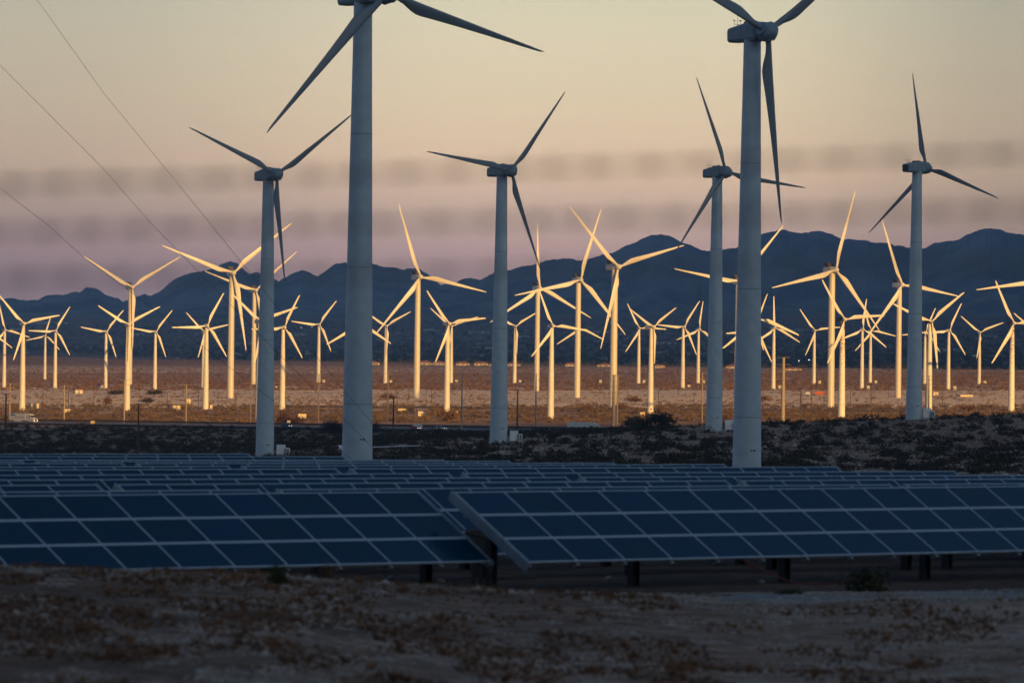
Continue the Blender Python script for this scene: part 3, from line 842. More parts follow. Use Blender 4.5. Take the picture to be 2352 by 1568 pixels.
def sbox2():
    b = MB(); b.box((-1.3, -1.0, 2.61), (1.3, 1.0, 2.85)); return b.mesh('lid', M['white'])
def sbox3():
    b = MB()
    for k in (-.55, .05, .5): b.box((k, -1.0, .3), (k + .18, -.905, 2.3))
    return b.mesh('door_gap', M['louvre'])
SB, SB2, SB3 = sbox(), sbox2(), sbox3()
LTNAME = {15: 'between the two left shaded towers', 17: 'right of the huge left tower', 20: 'in the overlapping pair left of the middle', 21: 'right of the middle tower',
          26: 'hidden by the tall tower near the twin poles', 27: 'right of the largest sunlit turbine', 29: 'left of the radio mast', 30: 'at the radio mast', 34: 'right of the huge right tower',
          35: 'above the red container', 38: 'nearer of the far right pair', 39: 'farther of the far right pair', 43: 'right of the holed hub', 44: 'with the Y rotor at far right'}
for i, nm in LTNAME.items():
    p = plain_bases[i]
    x = p.x + 5.2 * (1 if i != 26 else 4.0)
    c_ = empty('transformer_box', (x, p.y - 1, gz(x, p.y - 1)))
    tag(c_, 'small white transformer box by the turbine ' + nm, 'transformer box', 'transformer boxes beside the small turbines')
    link('body', SB, c_); link('lid', SB2, c_); link('door_gap', SB3, c_)

# ------------------------------------------------------------------ solar field
TH, BE, SG = R(45.6), R(32.0), R(-0.12)
PW, PH = 1.65, 1.0
row_r = Vector((math.cos(TH), math.sin(TH), 0))
row_e = Vector((-math.sin(TH), math.cos(TH), 0))
def panel():
    b = MB(); x0, x1, y0, y1 = 0.004, PW - .008, .006, PH - .008
    fx, fy, t = .018, .034, .04
    O = [(x0, -y0, t), (x1, -y0, t), (x1, -y1, t), (x0, -y1, t)]
    I = [(x0 + fx, -y0 - fy, t), (x1 - fx, -y0 - fy, t), (x1 - fx, -y1 + fy, t), (x0 + fx, -y1 + fy, t)]
    Gl = [(x, y, t - .005) for x, y, _ in I]
    Bt = [(x, y, 0) for x, y, _ in O]
    v = O + I + Gl + Bt
    f = [(k, k + 4, (k + 1) % 4 + 4, (k + 1) % 4) for k in range(4)] + [(4 + k, 8 + k, 8 + (k + 1) % 4, 4 + (k + 1) % 4) for k in range(4)] + [(k, (k + 1) % 4, 12 + (k + 1) % 4, 12 + k) for k in range(4)]
    b.add(v, f, 0); b.add(Gl, [(3, 2, 1, 0)], 1); b.add(Bt, [(0, 1, 2, 3)], 2)
    return b.mesh('solar_panel', [M['alu'], M['glass'], M['dark']])
def rafter():
    b = MB()
    b.add([(-.035, .05, -.02), (.035, .05, -.02), (.035, -3.08, -.02), (-.035, -3.08, -.02), (-.035, .05, -.14), (.035, .05, -.14), (.035, -2.95, -.17), (-.035, -2.95, -.17)],
          [(0, 1, 2, 3), (4, 7, 6, 5), (0, 4, 5, 1), (1, 5, 6, 2), (2, 6, 7, 3), (3, 7, 4, 0)], 0)
    return b.mesh('rafter', M['galv'])
def endplate():
    b = MB(); b.box((-.075, -3.06, -.20), (-.03, .04, .043)); return b.mesh('end_plate', M['endplate'])
def purlin(n):
    b = MB(); b.box((0, -.05, -.30), (n * PW, .05, -.175)); return b.mesh('purlin', M['galv'])
PANEL, RAFTER, ENDP = panel(), rafter(), endplate()
PURL = {}
POSTM = {}
def post_mesh():
    b = MB(); b.box((-.10, -.02, -1), (.10, .02, 0)); b.box((-.115, -.10, -1), (-.10, .10, 0)); b.box((.10, -.10, -1), (.115, .10, 0)); return b.mesh('post', M['post'])
POST = post_mesh()
ORD = ['first', 'second', 'third', 'fourth', 'fifth', 'sixth', 'seventh', 'eighth', 'ninth', 'tenth', 'eleventh', 'twelfth']
def solar_table(P, rdir, n, label, posts=None):
    P = Vector(P)
    rdir = rdir.normalized()
    e = Vector((-rdir.y, rdir.x, 0)).normalized()
    u = (e * math.cos(BE) + Vector((0, 0, math.sin(BE))))
    u = (u - rdir * u.dot(rdir)).normalized()
    nn = rdir.cross(u)
    mid = P + rdir * (n * PW / 2) - u * 1.5
    loc = Vector((mid.x, mid.y, gz(mid.x, mid.y)))
    root = empty('solar_table', loc)
    tag(root, label, 'solar table', 'rows of solar tables')
    B = Matrix(((rdir.x, u.x, nn.x, P.x - loc.x), (rdir.y, u.y, nn.y, P.y - loc.y), (rdir.z, u.z, nn.z, P.z - loc.z), (0, 0, 0, 1)))
    for j in range(3):
        for i in range(n):
            jit = Matrix.Rotation(R(rnd.uniform(-.12, .12)), 4, 'X') @ Matrix.Rotation(R(rnd.uniform(-.12, .12)), 4, 'Y')
            link('solar_panel', PANEL, root, B @ Matrix.Translation((i * PW, -j * PH, 0)) @ jit)
    for i in range(n + 1): link('rafter', RAFTER, root, B @ Matrix.Translation((i * PW - .004, 0, 0)))
    link('end_plate', ENDP, root, B)
    link('end_plate', ENDP, root, B @ Matrix.Translation((n * PW + .105, 0, 0)))
    if n not in PURL: PURL[n] = purlin(n)
    for y in (-.6, -2.3): link('purlin', PURL[n], root, B @ Matrix.Translation((0, y, 0)))
    for i in (posts or [.3 + 3.35 * q for q in range(int(n / 3.35) + 1)]):
        for sl in (1.5,):
            if sl < 1 and i > 99: continue
            q = P + rdir * (i * PW) - u * sl - nn * .3
            g = gz(q.x, q.y)
            PMx = Matrix.Translation((q.x - loc.x, q.y - loc.y, q.z - loc.z)) @ Matrix(((rdir.x, e.x, 0, 0), (rdir.y, e.y, 0, 0), (0, 0, 1, 0), (0, 0, 0, 1))) @ Matrix.Diagonal((1, 1, q.z - g + .3, 1))
            link('post', POST, root, PMx)
    return root
NMOD = 14
# rows: (pixels of two points on the top edge), first pixel of one table, right-hand limit of the row
ROWS = [None,
        (161, 1130, 2310, 1112, 641, 9999), (161, 1115, 2310, 1101, 269, 9999), (161, 1103, 2310, 1092.5, 1336, 9999), (161, 1092, 2268, 1083, 1066, 2330), (161, 1080, 2004, 1072.6, 807, 2060),
        (161, 1073, 1737, 1067, 559, 1790), (161, 1065.5, 1487, 1064, 316, 1520), (161, 1061, 1249, 1059.5, 86, 1290), (161, 1057, 1016, 1057, -40, 1040), (161, 1049.5, 796, 1049.6, -260, 830), (161, 1043.6, 580, 1043.4, -470, 600)]
DROW = 9.4
WHERE = ['far left', 'left', 'middle', 'right', 'far right']
def row_point(k, px, py):
    r_ = ray(px, py)
    # x = r.x*y ; (x - x0)/cos = (y - y0)/sin
    x0, y0 = -1.34, 135.82 + k * DROW
    c, s = math.cos(TH), math.sin(TH)
    y = (y0 * c - x0 * s) / (c - r_.x * s)
    return r_ * y
def px_of(p):
    d = p.dot(AX_F)
    return 1176 + F * p.dot(AX_R) / d
rd0 = Vector((math.cos(TH) * math.cos(SG), math.sin(TH) * math.cos(SG), math.sin(SG)))
# front row: two tables whose corners were measured
solar_table((-1.34, 135.82, -3.571), rd0, NMOD, 'front row solar table at right with a pale end plate at its left', [3.1, 6.45, 9.75, 13.1, .1])
solar_table(Vector((-2.25, 136.70, -3.594)) - rd0 * (NMOD * PW), rd0, NMOD, 'dark blue solar table at the left of the front row, behind the gravel mound', [13.55, 10.4, 7.2, 4, 1])
for k in range(1, 12):
    xa, ya, xb, yb, xs, lim = ROWS[k]
    A, B_ = row_point(k, xa, ya), row_point(k, xb, yb)
    rdv = (B_ - A).normalized()
    tt = (xs - xa) / (xb - xa)
    S0 = row_point(k, xs, ya + (yb - ya) * tt)
    S0 = A + rdv * (S0 - A).dot(rdv)
    pitch = NMOD * PW + .75
    got = []
    for q in range(-3, 4):
        P = S0 + rdv * (q * pitch)
        E = P + rdv * (NMOD * PW)
        xl, xr = px_of(P), px_of(E)
        if xr < -40 or xl > 2400 or xr > lim + 120: continue
        got.append((P, (xl + xr) / 2))
    for gi, (P, xc) in enumerate(got):
        nm = (['only'] if len(got) == 1 else ['left', 'right'] if len(got) == 2 else ['left', 'middle', 'right'] if len(got) == 3 else WHERE)[gi]
        solar_table(P, rdv, NMOD, ('dark blue solar table, %s row from the front, %s one in that row' if nm != 'only' else 'dark blue solar table, %s row from the front, the %s one') % (ORD[k], nm))

# gravel service track in front of the right table
def strip(name, pts_l, pts_r, lift, material):
    V = [(x, y, gz(x, y) + lift) for x, y in pts_l] + [(x, y, gz(x, y) + lift) for x, y in pts_r]
    n = len(pts_l)
    me = bpy.data.meshes.new(name); me.from_pydata(V, [], [(i, i + 1, n + i + 1, n + i) for i in range(n - 1)]); me.materials.append(material); me.update()
    return link(name, me)
xs_ = np.linspace(1.2, 16, 90)
edge = lambda x, o: 119.5 + .12 * x + o + .9 * math.sin(x * .7) * .5 + .35 * math.sin(x * 2.9)
tag(strip('gravel_track', [(x, edge(x, 0)) for x in xs_], [(x, edge(x, 0) + 11.5 * min(1, (x - 1.1) / 5)) for x in xs_], .03, M['gravel']), kind='structure')

# ------------------------------------------------------------------ highway, railway, vehicles, signs
def line_at(p, q, n):
    return [(p[0] + (q[0] - p[0]) * i / n, p[1] + (q[1] - p[1]) * i / n) for i in range(n + 1)]
def road_pts(px_py):
    return [ground_hit(a, b, 1500) for a, b in px_py]
P1, P2 = at(-150, 970.0, F * 36 / 180.0), at(1150, 990.5, F * 36 / 200.5)
dv = Vector((P2.x - P1.x, P2.y - P1.y, 0)).normalized(); pv = Vector((-dv.y, dv.x, 0))
if pv.y < 0: pv = -pv
def road_line(off, a=-300, b=900, n=80):
    L0 = (P2 - P1).length
    return [(P1.x + dv.x * (a + (b - a) * i / n) + pv.x * off, P1.y + dv.y * (a + (b - a) * i / n) + pv.y * off) for i in range(n + 1)]
def flat_strip(name, o0, o1, lift, material, mesh_only=False):
    a, b = road_line(o0), road_line(o1)
    V = [(x, y, ground_z0([x], [y])[0] + lift) for x, y in a] + [(x, y, ground_z0([x], [y])[0] + lift) for x, y in b]
    n = len(a)
    me = bpy.data.meshes.new(name); me.from_pydata(V, [], [(i, i + 1, n + i + 1, n + i) for i in range(n - 1)]); me.materials.append(material); me.update()
    return link(name, me)
RW = 34.0
tag(flat_strip('highway', -17, 17, .75, M['asphalt']), kind='structure')
tag(flat_strip('highway_shoulder', -20, -17, .70, M['gravel']), kind='structure')
for o in (-12.5, -8.5, 12.5): 
    tag(flat_strip('road_marking', o - .09, o + .09, .756, M['linepaint']), kind='structure')
def guard_rail():
    root = empty('guard_rail', (P1.x, P1.y, 0))
    tag(root, 'long dark guard rail running along the far side of the highway', 'guard rail')
    a = road_line(17.6)
    b = MB()
    for (x0, y0), (x1, y1) in zip(a[:-1], a[1:]):
        z0, z1 = ground_z0([x0], [y0])[0], ground_z0([x1], [y1])[0]
        n_ = Vector((pv.x, pv.y, 0)) * .05
        b.add([(x0 - P1.x, y0 - P1.y, z0 + 1.0), (x1 - P1.x, y1 - P1.y, z1 + 1.0), (x1 - P1.x, y1 - P1.y, z1 + 1.9), (x0 - P1.x, y0 - P1.y, z0 + 1.9),
               (x0 - P1.x + n_.x, y0 - P1.y + n_.y, z0 + 1.0), (x1 - P1.x + n_.x, y1 - P1.y + n_.y, z1 + 1.0), (x1 - P1.x + n_.x, y1 - P1.y + n_.y, z1 + 1.9), (x0 - P1.x + n_.x, y0 - P1.y + n_.y, z0 + 1.9)],
              [(0, 1, 2, 3), (5, 4, 7, 6), (3, 2, 6, 7)])
    link('rail_beam', b.mesh('rail_beam', M['post']), root)
    pb = MB(); pb.box((-.12, -.12, 0), (.12, .12, 1.35)); pm = pb.mesh('post', M['post'])
    for x, y in road_line(17.35, n=130): link('post', pm, root, loc=(x - P1.x, y - P1.y, ground_z0([x], [y])[0] + .3))
guard_rail()
# railway embankment: a thin dark line across the plain
RA, RB = at(560, 934, F * 36 / 144.0), at(2100, 946, F * 36 / 156.0)
def rail_strip():
    n = 60; b = MB()
    a = [(RA.x + (RB.x - RA.x) * i / n, RA.y + (RB.y - RA.y) * i / n) for i in range(n + 1)]
    rings = []
    for x, y in a:
        g = ground_z0([x], [y])[0]
        rings.append([(x, y - 5, g - .3), (x, y - 2.2, g + 1.1), (x, y + 2.2, g + 1.1), (x, y + 5, g - .3)])
    b.loft(rings, 0, False)
    return b.mesh('railway_embankment', mat('dark_ballast', (.06, .05, .045), .9))
tag(link('railway_embankment', rail_strip()), kind='structure')

def wheel_mesh(r_, w_):
    b = MB(); b.loft([[(-w_ / 2, r_ * c, r_ * s) for c, s in circle(14)], [(w_ / 2, r_ * c, r_ * s) for c, s in circle(14)]], 0, False); return b.mesh('tyre', M['tyre'])
def rim_mesh(r_, w_):
    b = MB(); b.loft([[(-w_ / 2 - .01, r_ * c, r_ * s) for c, s in circle(10)], [(w_ / 2 + .01, r_ * c, r_ * s) for c, s in circle(10)]], 0, False); return b.mesh('rim', M['galv'])
TY, RIMM = wheel_mesh(.5, .3), rim_mesh(.27, .3)
def add_wheel(root, x, y, s=1.0):
    wv = link('wheel', TY, root, Matrix.Translation((x, y, .5 * s)) @ Matrix.Scale(s, 4) @ Matrix.Rotation(math.pi / 2, 4, 'Z') @ Matrix.Identity(4))
    link('rim', RIMM, wv)
ROADANG = math.atan2(dv.y, dv.x)
def truck(px, py):
    # local +X is the driving direction; the truck comes towards the viewer's right
    d = F * 36 / (py - 790.0)
    p = at(px, py, d); g = ground_z0([p.x], [p.y])[0] + .752
    root = empty('lorry', (p.x, p.y, g), ROADANG)
    tag(root, 'white articulated lorry driving right on the highway at the left', 'lorry')
    b = MB(); b.box((-9.6, -1.3, 1.15), (1.6, 1.3, 4.1)); tr = link('trailer', b.mesh('trailer', M['whitecar']), root)
    b = MB(); b.box((-8.8, -1.32, 3.05), (-6.0, -1.302, 3.75)); b.box((-5.6, -1.32, 3.0), (-5.1, -1.302, 3.5))
    for k in range(6): b.box((-8.6 + .44 * k, -1.325, 3.15), (-8.35 + .44 * k, -1.303, 3.62))
    link('lettering', b.mesh('lettering', M['blue']), tr)
    b = MB(); b.box((-6.2, -1.32, 2.55), (.9, -1.302, 2.72)); b.box((-6.2, -1.32, 2.2), (.9, -1.302, 2.3)); link('stripe', b.mesh('stripe', M['redline']), tr)
    b = MB(); b.box((-6.6, -1.28, .45), (-1.2, -1.22, 1.14)); link('side_skirt', b.mesh('side_skirt', M['whitecar']), root)
    b = MB()
    rr = lambda x, z0, z1, w=2.4: [(x, -w / 2, z0), (x, w / 2, z0), (x, w / 2, z1), (x, -w / 2, z1)]
    b.loft([rr(2.2, .9, 4.0), rr(3.6, .9, 4.05), rr(4.5, .9, 3.75), rr(5.3, .9, 2.35), rr(6.9, .75, 2.05), rr(7.3, .7, 1.6)], 0, False)
    b.box((2.2, -1.15, .5), (7.2, 1.15, .95)); cb = link('cab', b.mesh('cab', M['whitecar']), root)
    b = MB(); b.add([(4.62, -1.1, 3.45), (4.62, 1.1, 3.45), (5.26, 1.1, 2.5), (5.26, -1.1, 2.5), (4.72, -1.1, 3.47), (4.72, 1.1, 3.47), (5.36, 1.1, 2.52), (5.36, -1.1, 2.52)], [(0, 3, 2, 1), (4, 5, 6, 7), (0, 1, 5, 4), (1, 2, 6, 5), (2, 3, 7, 6), (3, 0, 4, 7)])
    b.box((3.75, -1.215, 2.35), (4.55, -1.2, 3.1)); link('windscreen', b.mesh('windscreen', M['win']), cb)
    b = MB(); b.box((7.2, -.7, .85), (7.34, .7, 1.75)); link('grille', b.mesh('grille', M['dark']), cb)
    for y in (-.95, .75):
        b = MB(); b.box((7.22, y, 1.0), (7.38, y + .25, 1.25)); link('headlight', b.mesh('headlight', M['lamp']), cb)
    for x in (-8.6, -7.5, 2.6, 3.8, 6.2):
        for y in (-1.12, 1.12): add_wheel(root, x, y)
    return root
truck(58, 974.5)
def car(px, py, material, label, suv=False, d=None):
    d = d or F * 36 / (py - 790.0)
    p = at(px, py, d); g = ground_z0([p.x], [p.y])[0] + .752
    root = empty('car', (p.x, p.y, g), ROADANG)
    tag(root, label, 'car', 'cars on the highway')
    h = 1.85 if suv else 1.45
    b = MB()
    def sec(x, w0, zt, w1, z0=.35): return [(x, -w0, z0), (x, w0, z0), (x, w0, .85), (x, w1, zt), (x, -w1, zt), (x, -w0, .85)]
    if suv: S = [(-2.35, .88, .9, .8), (-2.3, .92, 1.3, .85), (-2.05, .95, h - .05, .74), (.3, .95, h, .74), (1.05, .95, 1.15, .85), (2.2, .92, 1.0, .8), (2.4, .85, .75, .78)]
    else: S = [(-2.3, .85, .8, .78), (-2.2, .9, .98, .8), (-1.5, .92, 1.05, .8), (-.7, .92, h, .66), (.35, .92, h - .02, .66), (1.25, .92, 1.0, .8), (2.15, .88, .86, .78), (2.35, .82, .7, .75)]
    b.loft([sec(*s) for s in S], 0, True); body = link('body', b.mesh('body', material), root)
    b = MB(); t0 = -2.0 if suv else -.95
    b.add([(t0, -.91, 1.05), (.9, -.91, 1.05), (.3, -.78, h - .12), (t0 + .25, -.78, h - .12), (t0, -.86, 1.05), (.9, -.86, 1.05), (.3, -.73, h - .12), (t0 + .25, -.73, h - .12)], [(0, 1, 2, 3), (4, 7, 6, 5), (0, 4, 5, 1), (1, 5, 6, 2), (2, 6, 7, 3), (3, 7, 4, 0)])
    link('side_window', b.mesh('side_window', M['win']), body)
    b = MB(); b.add([(.42, -.66, h - .08), (.42, .66, h - .08), (1.08, .78, 1.1), (1.08, -.78, 1.1), (.5, -.66, h - .06), (.5, .66, h - .06), (1.16, .78, 1.12), (1.16, -.78, 1.12)], [(0, 3, 2, 1), (4, 5, 6, 7), (0, 1, 5, 4), (1, 2, 6, 5), (2, 3, 7, 6), (3, 0, 4, 7)]); link('windscreen', b.mesh('windscreen', M['win']), body)
    for y in (-.8, .5):
        b = MB(); b.box((2.22, y, .66), (2.42, y + .3, .84)); link('headlight', b.mesh('headlight', M['lamp']), body)
    for x in (-1.45, 1.45):
        for y in (-.85, .85): add_wheel(root, x, y, .68)
car(658, 985.5, M['greycar'], 'dark estate car with lit headlights, right of the left shaded tower', True)
car(953, 991.0, M['redcar'], 'small red car passing in front of the white road sign')
car(1014, 991.5, M['whitecar'], 'white car following the red one on the highway', True)
def road_sign(px, py_top, py_base, w_px, h_px, material, label, words):
    p = ground_hit(px, py_base, 2200); s = F / p.y
    root = empty('road_sign', p); tag(root, label, 'road sign')
    hz = (py_base - py_top) / s; wv, hv = w_px / s, h_px / s
    b = MB(); b.box((-wv / 2, -.04, hz - hv), (wv / 2, .04, hz)); sh = link('sign_board', b.mesh('sign_board', material), root)
    for x in (-wv * .3, wv * .3):
        b = MB(); b.bar((x, .06, -.5), (x, .06, hz - .1), .07, n=5); link('post', b.mesh('post', M['wood']), root)
    if words:
        b = MB(); r3 = random.Random(5)
        for k in range(3):
            z = hz - hv * (.24 + .27 * k); x = -wv * .42
            while x < wv * .38:
                l = r3.uniform(.25, .7); b.box((x, -.05, z - hv * .05), (min(x + l, wv * .42), -.041, z + hv * .06)); x += l + .16
        link('lettering', b.mesh('lettering', M['ink']), sh)
road_sign(213, 966, 976, 10, 7.5, M['signback'], 'small yellowish road sign behind the lorry at the left', False)
road_sign(663, 965, 980, 8, 7, M['signwhite'], 'small square pale sign above the dark estate car', False)
road_sign(959, 973, 987, 22, 10, M['signwhite'], 'wide white sign with three lines of lettering above the red car', True)
# long white trailer half hidden by the slope
def white_trailer():
    p = at(1337, 984, 2380); g = gz(p.x, p.y)
    root = empty('box_trailer', (p.x, p.y, g), R(-8)); tag(root, 'long white box trailer half hidden behind the dark slope', 'trailer')
    b = MB(); b.box((-6.2, -1.3, .9), (5.0, 1.3, 3.4)); link('box', b.mesh('box', M['whitecar']), root)
    b = MB(); rr = lambda x, z0, z1: [(x, -1.2, z0), (x, 1.2, z0), (x, 1.2, z1), (x, -1.2, z1)]
    b.loft([rr(5.05, .8, 3.2), rr(6.0, .8, 3.0), rr(7.2, .8, 2.2), rr(7.8, .8, 1.6)], 0, False); link('cab', b.mesh('cab', M['whitecar']), root)
    for x in (-4.5, -3.3, 4.0, 6.6):
        for y in (-1.1, 1.1): add_wheel(root, x, y)
white_trailer()
# white pipe lying at the foot of the huge left tower
def pipe():
    a = at(776, 1027.5, 1560); b_ = at(965, 1023, 1640)
    root = empty('white_pipe', a); tag(root, 'long white pipe with a black open mouth lying behind the huge left tower', 'pipe')
    b = MB(); b.bar((0, 0, 0), (8, 6, .1), .62, n=18); link('pipe_mouth_section', b.mesh('pipe_mouth_section', M['pipe']), root)
    b = MB(); b.bar((-.03, -.02, 0), (.3, .22, 0), .5, n=16); b.v = [(x - .02, y - .04, z) for x, y, z in b.v]; link('mouth', b.mesh('mouth', M['conduit']), root)
    b = MB(); q = b_ - a; b.bar((8, 6, .1), (q.x, q.y, q.z), .11, n=8); link('thin_section', b.mesh('thin_section', M['pipe']), root)
pipe()

# huts, sheds, containers
def hut(px, py, w_px, h_px, label, cat='hut', name='utility_hut', body='beige', roof=None, gable=False, door=True, deep=None):
    p = ground_hit(px, py, 2300); s = F / p.y
    wv, hv = w_px / s, h_px / s
    dp = deep or wv * .8
    root = empty(name, p, R(32)); tag(root, label, cat, 'huts and cabinets on the plain')
    k = 1 / (math.cos(R(32)) + dp / wv * math.sin(R(32)))
    wv *= k; dp *= k
    b = MB(); b.box((-wv / 2, -dp / 2, -.5), (wv / 2, dp / 2, hv * (.72 if gable else .93))); link('wall', b.mesh('wall', M[body]), root)
    b = MB()
    if gable:
        z0, z1 = hv * .72, hv
        b.add([(-wv * .55, -dp * .58, z0), (wv * .55, -dp * .58, z0), (wv * .55, dp * .58, z0), (-wv * .55, dp * .58, z0), (-wv * .55, 0, z1), (wv * .55, 0, z1)], [(0, 1, 5, 4), (2, 3, 4, 5), (1, 2, 5), (3, 0, 4), (0, 3, 2, 1)])
    else: b.box((-wv * .53, -dp * .53, hv * .93), (wv * .53, dp * .53, hv))
    link('roof', b.mesh('roof', M[roof or body]), root)
    if door:
        b = MB(); b.box((-wv * .15, -dp / 2 - .06, -.1), (wv * .12, -dp / 2 - .004, hv * .62)); link('door', b.mesh('door', M['louvre']), root)
    return root
HUTS = [(77, 938, 25, 12, 'beige cabinet just right of the turbine above the lorry'), (152, 949, 18, 10, 'low beige cabinet beside a steel pole left of the lorry sign'), (402, 941, 25, 10, 'beige cabinet with a small top box by the substation poles'),
        (431, 928, 14, 12, 'pale cabinet behind the substation poles'), (484, 938, 9, 8, 'small brown cabinet right of the turbine near the substation'), (690, 961, 27, 11, 'beige hut by the dark bush right of the left shaded tower'),
        (965, 955, 27, 11, 'beige hut between the huge left tower and the middle turbines'), (919, 946, 25, 8, 'low tan hut left behind the beige hut'), (1049, 951, 6, 7, 'tiny bright cabinet right of the overlapping pair of turbines'),
        (1473, 955, 16, 9, 'bright cabinet half hidden behind the big dark shrubs'), (2146, 908, 18, 8, 'bright beige block beside the holed hub turbine'), (634, 892, 6, 5, 'tiny yellow cabinet far out behind the left shaded tower')]
for h_ in HUTS: hut(*h_, door=h_[2] > 12)
hut(232, 892, 20, 10, 'red roofed shed at the foot of a small turbine at left', 'shed', 'shed', 'stucco', 'tile', True)
hut(178, 903, 24, 11, 'red roofed shed with bright end wall at left', 'shed', 'shed', 'stucco', 'tile', True)
hut(2215, 911, 40, 5, 'long low bright shelter far right on the plain', 'shelter', 'shelter', 'beige', None, False, False, 6)
def container(px, py, w_px, h_px, material, label):
    p = ground_hit(px, py, 2600); s = F / p.y; wv, hv = w_px / s, h_px / s
    root = empty('shipping_container', p); tag(root, label, 'container')
    b = MB(); b.box((-wv / 2, -1.2, .1), (wv / 2, 1.2, hv)); bd = link('body', b.mesh('body', material), root)
    b = MB()
    for k in range(int(wv / .5)): b.box((-wv / 2 + .12 + k * .5, -1.26, .25), (-wv / 2 + .34 + k * .5, -1.202, hv - .15))
    link('corrugation', b.mesh('corrugation', material), bd)
container(1883, 907, 25, 8, M['container'], 'rust red shipping container on the plain left of a tall glossy turbine')
container(1855, 906, 10, 6, M['whitecar'], 'short white container left of the red one')

# ------------------------------------------------------------------ poles
def pole(px, py_top, py_base, r_px, material, label, group, arms=2, d=None, name='utility_pole', armlen=1.3, base=None):
    if base is None:
        p = ground_hit(px, py_base, 1000) if d is None else at(px, py_base, d)
    else: p = base
    s = F / p.y; h = (py_base - py_top) / s; rr = max(r_px / s, .09)
    root = empty(name, p); tag(root, label, 'utility pole', group)
    b = MB(); b.tube([(rr, -1.5), (rr, 0), (rr * .62, h)], 10); link('shaft', b.mesh('shaft', material), root)
    for k in range(arms):
        z = h - .25 - k * h * .11
        b = MB(); L_ = armlen
        b.bar((-L_, -.15, z), (L_, -.15, z + .12), .08, n=4)
        a = link('crossarm', b.mesh('crossarm', material), root)
        b = MB()
        for x in (-L_ * .95, -L_ * .5, L_ * .5, L_ * .95): b.tube([(.06, z + .1), (.09, z + .2), (.05, z + .42)], 6, c=(x, -.15))
        link('insulator', b.mesh('insulator', M['dark']), a)
    return root, h
STEEL = [(22, 880, 968), (147, 885, 969), (285, 872, 972), (427, 882, 974), (575, 878, 979), (731, 858, 980), (890, 857, 983), (1060, 857, 991), (1230, 858, 988), (1612, 856, 978)]
for i, (px, t_, b_) in enumerate(STEEL):
    d = F * 36 / (b_ - 790.0)
    pole(px, t_, b_, 2.0, M['steelpole'], '%s tall grey steel pole from the left along the far side of the highway' % ORD[i], 'steel poles along the highway', 2, d, armlen=2.2)
pole(1409, 860, 981, 5.0, M['steelpole'], 'thick steel pole, left one of the pair before the largest sunlit turbine', 'steel poles along the highway', 5, F * 36 / 191.0, armlen=2.6)
pole(1417, 862, 981, 2.6, M['steelpole'], 'thin steel pole, right one of the pair before the largest sunlit turbine', 'steel poles along the highway', 5, F * 36 / 190.0, armlen=2.6)
pole(1798, 820, 967, 5.2, M['steelpole'], 'thick tall steel pole with short arms right of the huge right tower', 'steel poles along the highway', 4, F * 36 / 178.0, armlen=3.0)
pole(2133, 862, 950, 2.0, M['steelpole'], 'steel pole beside the cabinet of the right shaded turbine', 'steel poles along the highway', 3, 2420, armlen=2.6)
DARKP = [(12, 903, 1052, 'dark wooden pole at the left edge in front of the highway'), (317, 926, 1046, 'dark wooden pole in the shaded scrub left of the left shaded tower'), (903, 912, 1008, 'dark wooden pole with a bent arm right of the huge left tower'), (1188, 895, 985, 'dark wooden pole rising behind the middle cabinet')]
for px, t_, b_, lab in DARKP:
    pole(px, t_, b_, 2.4, M['wood'], lab, 'dark wooden poles in the shade', 2, None, armlen=1.4)
pole(1839, 898, 966, 2.2, M['wood'], 'reddish wooden pole right of the thick tall steel pole', 'wooden poles on the plain', 2, F * 36 / 168.0)
r2 = random.Random(21)
WOODP = []
for px in list(range(20, 700, 34)) + list(range(880, 1130, 30)) + list(range(1180, 1640, 42)) + list(range(1760, 2350, 46)):
    x = px + r2.uniform(-12, 12); b_ = r2.choice([r2.uniform(925, 945), r2.uniform(925, 945), r2.uniform(895, 915), r2.uniform(862, 885)])
    WOODP.append((x, b_))
WOODP.sort()
ZC = {}
for i, (x, b_) in enumerate(WOODP):
    d = F * 36 / (b_ - 790.0); s = F / d
    near = min(LT, key=lambda q: abs(q[1] - x)) if False else None
    zone = 'on the front scrub' if d < 3000 else 'on the pale sand' if d < 3600 else 'on the middle plain' if d < 4700 else 'on the far plain'
    ZC[zone] = ZC.get(zone, 0) + 1
    lab = 'thin brown wooden pole %s, %s from the left' % (zone, (ORD + ['thirteenth', 'fourteenth', 'fifteenth', 'sixteenth', 'seventeenth', 'eighteenth', 'nineteenth', 'twentieth', 'twenty first', 'twenty second', 'twenty third', 'twenty fourth', 'twenty fifth', 'twenty sixth', 'twenty seventh', 'twenty eighth', 'twenty ninth', 'thirtieth'])[ZC[zone] - 1])
    pole(x, b_ - r2.uniform(9.5, 12.5) * s, b_, .28 * s * .75, M['wood'], lab, 'wooden poles on the plain', 1 if d > 3600 else 2, d, armlen=1.1)
# thin red and white radio mast before the mountains
def radio_mast():
    p = ground_hit(1604, 826, 7000)
    s = F / p.y; h = (826 - 655) / s
    root = empty('radio_mast', p); tag(root, 'thin dark radio mast rising against the mountains behind small turbines', 'radio mast')
    b = MB(); n = 12
    for a in range(3):
        x, y = 1.7 * math.cos(a * 2.094), 1.7 * math.sin(a * 2.094); b.bar((x, y, -3), (x, y, h), .32, n=4)
    for k in range(60):
        z = h * k / 60; b.bar((1.7, 0, z), (-.85, 1.47, z + h / 60), .14, n=3); b.bar((-.85, 1.47, z), (-.85, -1.47, z + h / 60), .14, n=3)
    link('lattice', b.mesh('lattice', M['wood']), root)
radio_mast()

